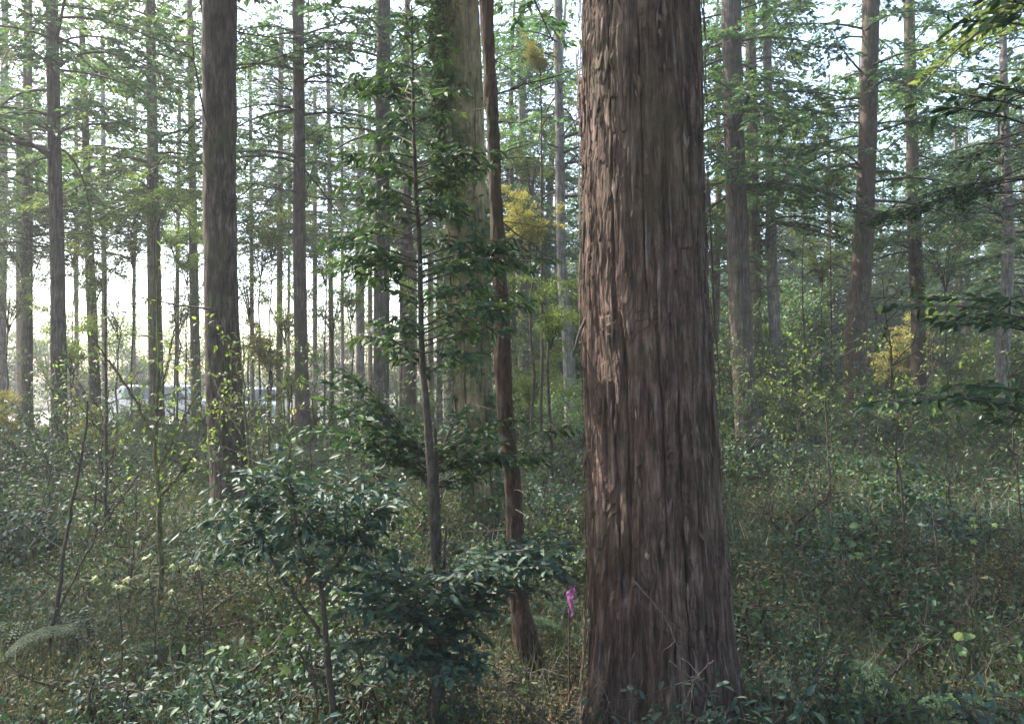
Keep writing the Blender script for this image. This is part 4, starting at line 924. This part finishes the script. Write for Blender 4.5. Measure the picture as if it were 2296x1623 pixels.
# ------------------------------------------------------------------ parked cars beyond the trees
def car(x, y, rz, label, paint, glass_col, L=3.6, Wd=1.55, H=1.5, boxy=True):
    root = empty("parked_car", (x, y, float(gh(x, y)) + .05), label, "car", rz=rz)
    pm_ = simple(label.split()[0] + "_paint", paint, .3); gm = simple("car_glass", glass_col, .08, spec=.8); rm_ = simple("tyre_rubber", (.02, .02, .02), .8); cm = simple("rim_metal", (.5, .5, .52), .3, .8); lm = simple("lamp_lens", (.8, .8, .78), .1)
    prof = [(-.5, .28), (-.5, .75), (-.485, .92), (-.44, 1.0), (-.36, H - .06), (-.30, H), (.16, H), (.22, H - .05), (.36, .98), (.47, .90), (.5, .78), (.5, .28)]
    n = len(prof); ws = [(-1, .82), (-.97, 1), (.97, 1), (1, .82)]
    V, idx = [], []
    for s in (-.5, -.46, -.40, .40, .46, .5):
        for (a, z) in prof:
            tuck = 1 - .14 * max(0, (z - .95) / (H - .95)); k = 1 if abs(s) < .5 else .985
            V.append([a * L * k, s * Wd * tuck, z * (1 if abs(s) < .48 else (.985 if z > .5 else 1.03))])
    Fc = []
    for j in range(5):
        for i in range(n): Fc.append([j*n+i, j*n+(i+1) % n, (j+1)*n+(i+1) % n, (j+1)*n+i])
    mb = MB(); mb.add(V, Fc, 0, False); 
    for j, rev in ((0, 0), (5, 1)):
        c = [0, 0, 0]; ring = [V[j*n+i] for i in range(n)]; c = np.mean(ring, 0); mb.add(ring + [list(c)], [[i, (i+1) % n, n] for i in range(n)], 0, False)
    mb.obj("body", [pm_], root)
    def quadpanel(nm, pts, m_):
        P = np.array(pts, float); nrmv = nrm(np.cross(P[1] - P[0], P[2] - P[0])); b = MB(); b.add(np.vstack([P + nrmv * .012, P - nrmv * .012]), [[0, 1, 2, 3], [7, 6, 5, 4], [0, 4, 5, 1], [1, 5, 6, 2], [2, 6, 7, 3], [3, 7, 4, 0]], 0, False); b.obj(nm, [m_], root)
    y1, y2 = Wd / 2 + .004, Wd / 2 * .88
    for sg in (-1, 1):
        quadpanel("side_window", [(-.34*L, sg*y1*.985, 1.0), (-.06*L, sg*y1*.985, 1.0), (-.06*L, sg*y2*1.0, H-.1), (-.31*L, sg*y2*1.0, H-.1)], gm)
        quadpanel("side_window", [(-.03*L, sg*y1*.985, 1.0), (.30*L, sg*y1*.985, 1.0), (.18*L, sg*y2*1.0, H-.1), (-.03*L, sg*y2*1.0, H-.1)], gm)
    quadpanel("windscreen", [(.362*L, -.6, .99), (.362*L, .6, .99), (.232*L, .55, H-.07), (.232*L, -.55, H-.07)], gm)
    quadpanel("grille", [(.502*L, -.4, .5), (.502*L, .4, .5), (.502*L, .4, .7), (.502*L, -.4, .7)], rm_)
    for sg in (-1, 1): quadpanel("headlight", [(.5*L, sg*.5, .66), (.5*L, sg*.68, .66), (.497*L, sg*.68, .8), (.497*L, sg*.5, .8)], lm)
    for ax in (-.31, .32):
        for sg in (-1, 1):
            wroot = MB(); th = np.arange(24) * math.pi / 12
            def wheel(b, r, y0, y1_):
                v = [[r*math.cos(t), yy, r*math.sin(t)] for yy in (y0, y1_) for t in th] + [[0, y0, 0], [0, y1_, 0]]
                f_ = [[i, (i+1) % 24, 24+(i+1) % 24, 24+i] for i in range(24)]; b.add(v, f_); b.add(v, [[i, (i+1) % 24, 48] for i in range(24)]); b.add(v, [[24+i, 24+(i+1) % 24, 49] for i in range(24)])
            wheel(wroot, .29, -.09, .09); wo = wroot.obj("wheel", [rm_], root, (ax*L, sg*(Wd/2-.06), .25))
            b2 = MB(); wheel(b2, .18, -.1, .1); b2.obj("rim", [cm], wo)
c = wp(370, 900, 29.5)
car(c[0], c[1], .04, "white parked car seen side-on through the trees at the far left", (.80, .80, .80), (.25, .28, .3), L=4.0, H=1.55)
c = wp(590, 900, 31)
car(c[0], c[1], -1.35, "pale blue parked car in the gap right of the dark left trunk", (.42, .55, .66), (.03, .03, .06), L=3.9, H=1.5)

# ------------------------------------------------------------------ undergrowth, litter, blades (uncountable)
def scatter(n, d0, d1, pw=1.0, margin=130):
    """points over the visible wedge of ground, even in distance**pw"""
    d = (d0 ** pw + (d1 ** pw - d0 ** pw) * R.random(n)) ** (1 / pw)
    px = R.uniform(-margin, 2296 + margin, n)
    x = (px - CX) / F * d
    extra = R.uniform(-.4, .4, n); return x + extra * .5, d
def blocked(x, y):
    return (np.hypot(x - .60, y - 3.2) < .36) | ((x < -7) & (y > 27.5) & (y < 44))

mb = MB()
for (n, d0, d1, hmin, hmax, size, nl, sp, tpl) in [(2300, 1.7, 4.2, .04, .26, .026, 19, .085, 'lan'), (4600, 4.2, 8, .10, .36, .038, 17, .13, 'dia'), (4600, 8, 16, .12, .46, .062, 16, .22, 'dia'), (4200, 16, 34, .12, .55, .10, 16, .40, 'dia'), (1500, 34, 60, .3, 1.0, .2, 16, .8, 'dia')]:
    x, y = scatter(n, d0, d1, 1.4)
    k = ~blocked(x, y) & ~((x < -1) & (y > 22)); x, y = x[k], y[k]; n = len(x)
    clump = .5 + .5 * np.sin(x * 1.7 + 2 * np.sin(y * .9)) * np.cos(y * 1.3 + np.sin(x)); h = hmin + (hmax - hmin) * R.random(n) ** 1.6 * (.45 + .75 * clump)
    X = np.repeat(x, nl); Y = np.repeat(y, nl); Hh = np.repeat(h, nl); m = len(X)
    u = R.random(m) ** .6
    P = np.stack([X + R.normal(0, 1, m) * sp * (.4 + .6 * u), Y + R.normal(0, 1, m) * sp * (.4 + .6 * u), gh(X, Y) + Hh * u + .01], -1)
    D = rn(m) * np.array([1, 1, .35]) + np.array([0, 0, -.05]); N = np.array([0, 0, 1.]) + rn(m, .45); L = size * R.uniform(.5, 1.4, m)
    leaves(mb, P, D, N, L, L * R.uniform(.35, .6, m), tpl, 0)
tag(mb.obj("undergrowth", [M['under']]), "mixed low green plants covering the forest floor", "undergrowth", kind="stuff")

mb = MB()
for (n, d0, d1, size) in [(26000, 1.5, 5, .034), (22000, 5, 12, .055), (12000, 12, 26, .09)]:
    x, y = scatter(n, d0, d1, 1.5); k = ~blocked(x, y); x, y = x[k], y[k]; n = len(x)
    P = np.stack([x, y, gh(x, y) + R.uniform(.01, .05, n)], -1)
    leaves(mb, P, rn(n) * np.array([1, 1, .2]), np.array([0, 0, 1.]) + rn(n, .35), size * R.uniform(.5, 1.3, n), size * .5 * R.uniform(.5, 1.2, n), 'dia', 0)
tag(mb.obj("leaf_litter", [M['litter']]), "brown fallen leaves lying on the forest floor", "leaf litter", kind="stuff")

mb = MB()
for (n, d0, d1, hh, wd) in [(20000, 1.6, 5, .34, .0028), (32000, 5, 12, .48, .0048), (16000, 12, 28, .6, .009)]:
    x, y = scatter(n, d0, d1, 1.4); k = ~blocked(x, y) & ~((x < -1) & (y > 24)); x, y = x[k], y[k]; n = len(x)
    P = np.stack([x, y, gh(x, y)], -1); D = np.array([0, 0, 1.]) + rn(n, .42) * np.array([1, 1, .3])
    leaves(mb, P, D, rn(n) * np.array([1, 1, .2]) + np.array([0, -.5, 0]), hh * R.uniform(.3, 1.2, n), wd * R.uniform(.6, 1.6, n), 'bld', 0)
tag(mb.obj("dry_grass", [M['grass']]), "thin dry stems and grass blades standing through the undergrowth", "grass", kind="stuff")

# knee-high shrubs covering the near floor
LOWB = [bush_mesh("foliage", 460 + k, H=[.42, .34, .48, .40, .28][k], Rm=[.32, .30, .28, .36, .32][k], n=[700, 620, 560, 900, 520][k], mat=['blue_leaf', 'evergreen', 'shrub', 'olive', 'evergreen'][k], size=[.046, .038, .040, .028, .052][k], tpl='lan', stems=6) for k in range(5)]
lw = []
HUES = ["blue-green", "dark green", "mid green", "fine-leaved olive", "low dark green"]
for t in range(5000):
    d = 1.9 + 10 * R.random() ** 1.7; px = R.uniform(-80, 2380); x = (px - CX) / F * d
    if math.hypot(x - .6, d - 3.2) < .55 or any((x - a) ** 2 + (d - b) ** 2 < (.22 + .06 * d) ** 2 for a, b in lw): continue
    if 1020 < px < 1320 and d < 4: continue
    lw.append((x, d)); k = int(R.choice(5, p=[.42, .22, .06, .12, .18] if d < 3.8 and px < 1100 else [.22, .2, .2, .2, .18])); sc_ = R.uniform(.55, 1.0) * (1 if d < 5 else 1.25 if d < 8 else 1.7)
    o = add_mesh("shrub", LOWB[k], None, (x, d, float(gh(x, d)) - .02), R.uniform(0, 6.28), sc_)
    dd_ = "at the very front" if d < 3 else "close by" if d < 4.5 else "not far" if d < 7 else "behind"
    tag(o, "%s low shrub %s %s" % (HUES[k], dd_, where(px)), "shrub", "%s low shrubs %s %s" % (HUES[k], dd_, where(px)))
    if len(lw) > 290: break
print("low shrubs", len(lw))

# ferns
def fern_mesh(seed, nf=8, L=.42):
    rg = np.random.default_rng(seed); mb = MB()
    for k in range(nf):
        a = k * 2 * math.pi / nf + rg.normal(0, .5); o = np.array([math.cos(a), math.sin(a), 0]); lat = np.array([-o[1], o[0], 0]); l = L * rg.uniform(.5, 1.2); up_ = rg.uniform(.9, 1.6); dn = up_ * rg.uniform(.55, 1.0); bnd = rg.normal(0, .25)
        s = np.linspace(0, 1, 26)[:, None]; P = o * l * (.25 * s + .75 * s ** 1.3) + lat * bnd * l * s * s + np.array([0, 0, 1]) * l * (up_ * s - dn * s ** 2.2)
        tube(mb, P, np.linspace(.0025, .0008, 26), 4, 1)
        m = 24; i = np.arange(2, 26); pl = .30 * l * np.sin(np.linspace(.35, 2.95, m)) ** .8
        for sg in (-1, 1):
            for q, ii in enumerate(i):
                nn = 7; u = np.linspace(.05, 1, nn)[:, None]; dv = nrm(lat * sg + o * .35 + np.array([0, 0, -.12])); base = P[ii]
                PP = base + dv * pl[q] * u
                for s2 in (-1, 1):
                    leaves(mb, PP, np.tile(dv * .6 + s2 * np.cross(dv, [0, 0, 1.]), (nn, 1)) + rg.normal(0, .08, (nn, 3)), np.tile([0, 0, 1.], (nn, 1)) + rg.normal(0, .15, (nn, 3)), pl[q] * .24 * (1.1 - u[:, 0] * .7), pl[q] * .12 * (1.1 - u[:, 0] * .6), 'dia')
    return mb.mesh("fronds", [M['evergreen'], M['twig']])
FERN = [fern_mesh(900 + k, 4 + k, .40 + .04 * k) for k in range(3)]
fp = []
for t in range(900):
    d = R.uniform(2.2, 8.5); px = R.uniform(-80, 2380); x = (px - CX) / F * d
    if math.hypot(x - .6, d - 3.2) < .5 or any((x - a) ** 2 + (d - b) ** 2 < .55 ** 2 for a, b in fp): continue
    if 1000 < px < 1300 and d < 4: continue
    fp.append((x, d)); right = px > 1440
    o = add_mesh("fern", FERN[len(fp) % 3], None, (x, d, float(gh(x, d))), R.uniform(0, 6.28), R.uniform(.45, .95))
    tag(o, "%s dark green fern %s %s" % ("large" if o.scale[0] > .7 else "small", "close to the viewer" if d < 3.6 else "a few steps away" if d < 6 else "further back", where(px)), "fern", "ferns " + where(px))
    if len(fp) > 26: break

# ------------------------------------------------------------------ thin bright haze under the trees
mh = bpy.data.materials.new("haze"); mh.use_nodes = True; n = mh.node_tree; n.nodes.clear()
vo = n.nodes.new("ShaderNodeVolumePrincipled"); vo.inputs["Density"].default_value = 0.0022; vo.inputs["Color"].default_value = (.93, .96, 1, 1); vo.inputs["Anisotropy"].default_value = 0.3
ou = n.nodes.new("ShaderNodeOutputMaterial"); n.links.new(vo.outputs[0], ou.inputs["Volume"])
mb = MB(); V = [(x, y, z) for x in (-60, 60) for y in (-20, 66) for z in (-2.5, 24)]
mb.add(V, [[0, 1, 3, 2], [4, 6, 7, 5], [0, 4, 5, 1], [2, 3, 7, 6], [0, 2, 6, 4], [1, 5, 7, 3]])
tag(mb.obj("haze", [mh]), "thin bright haze between the trees", "haze", kind="stuff")
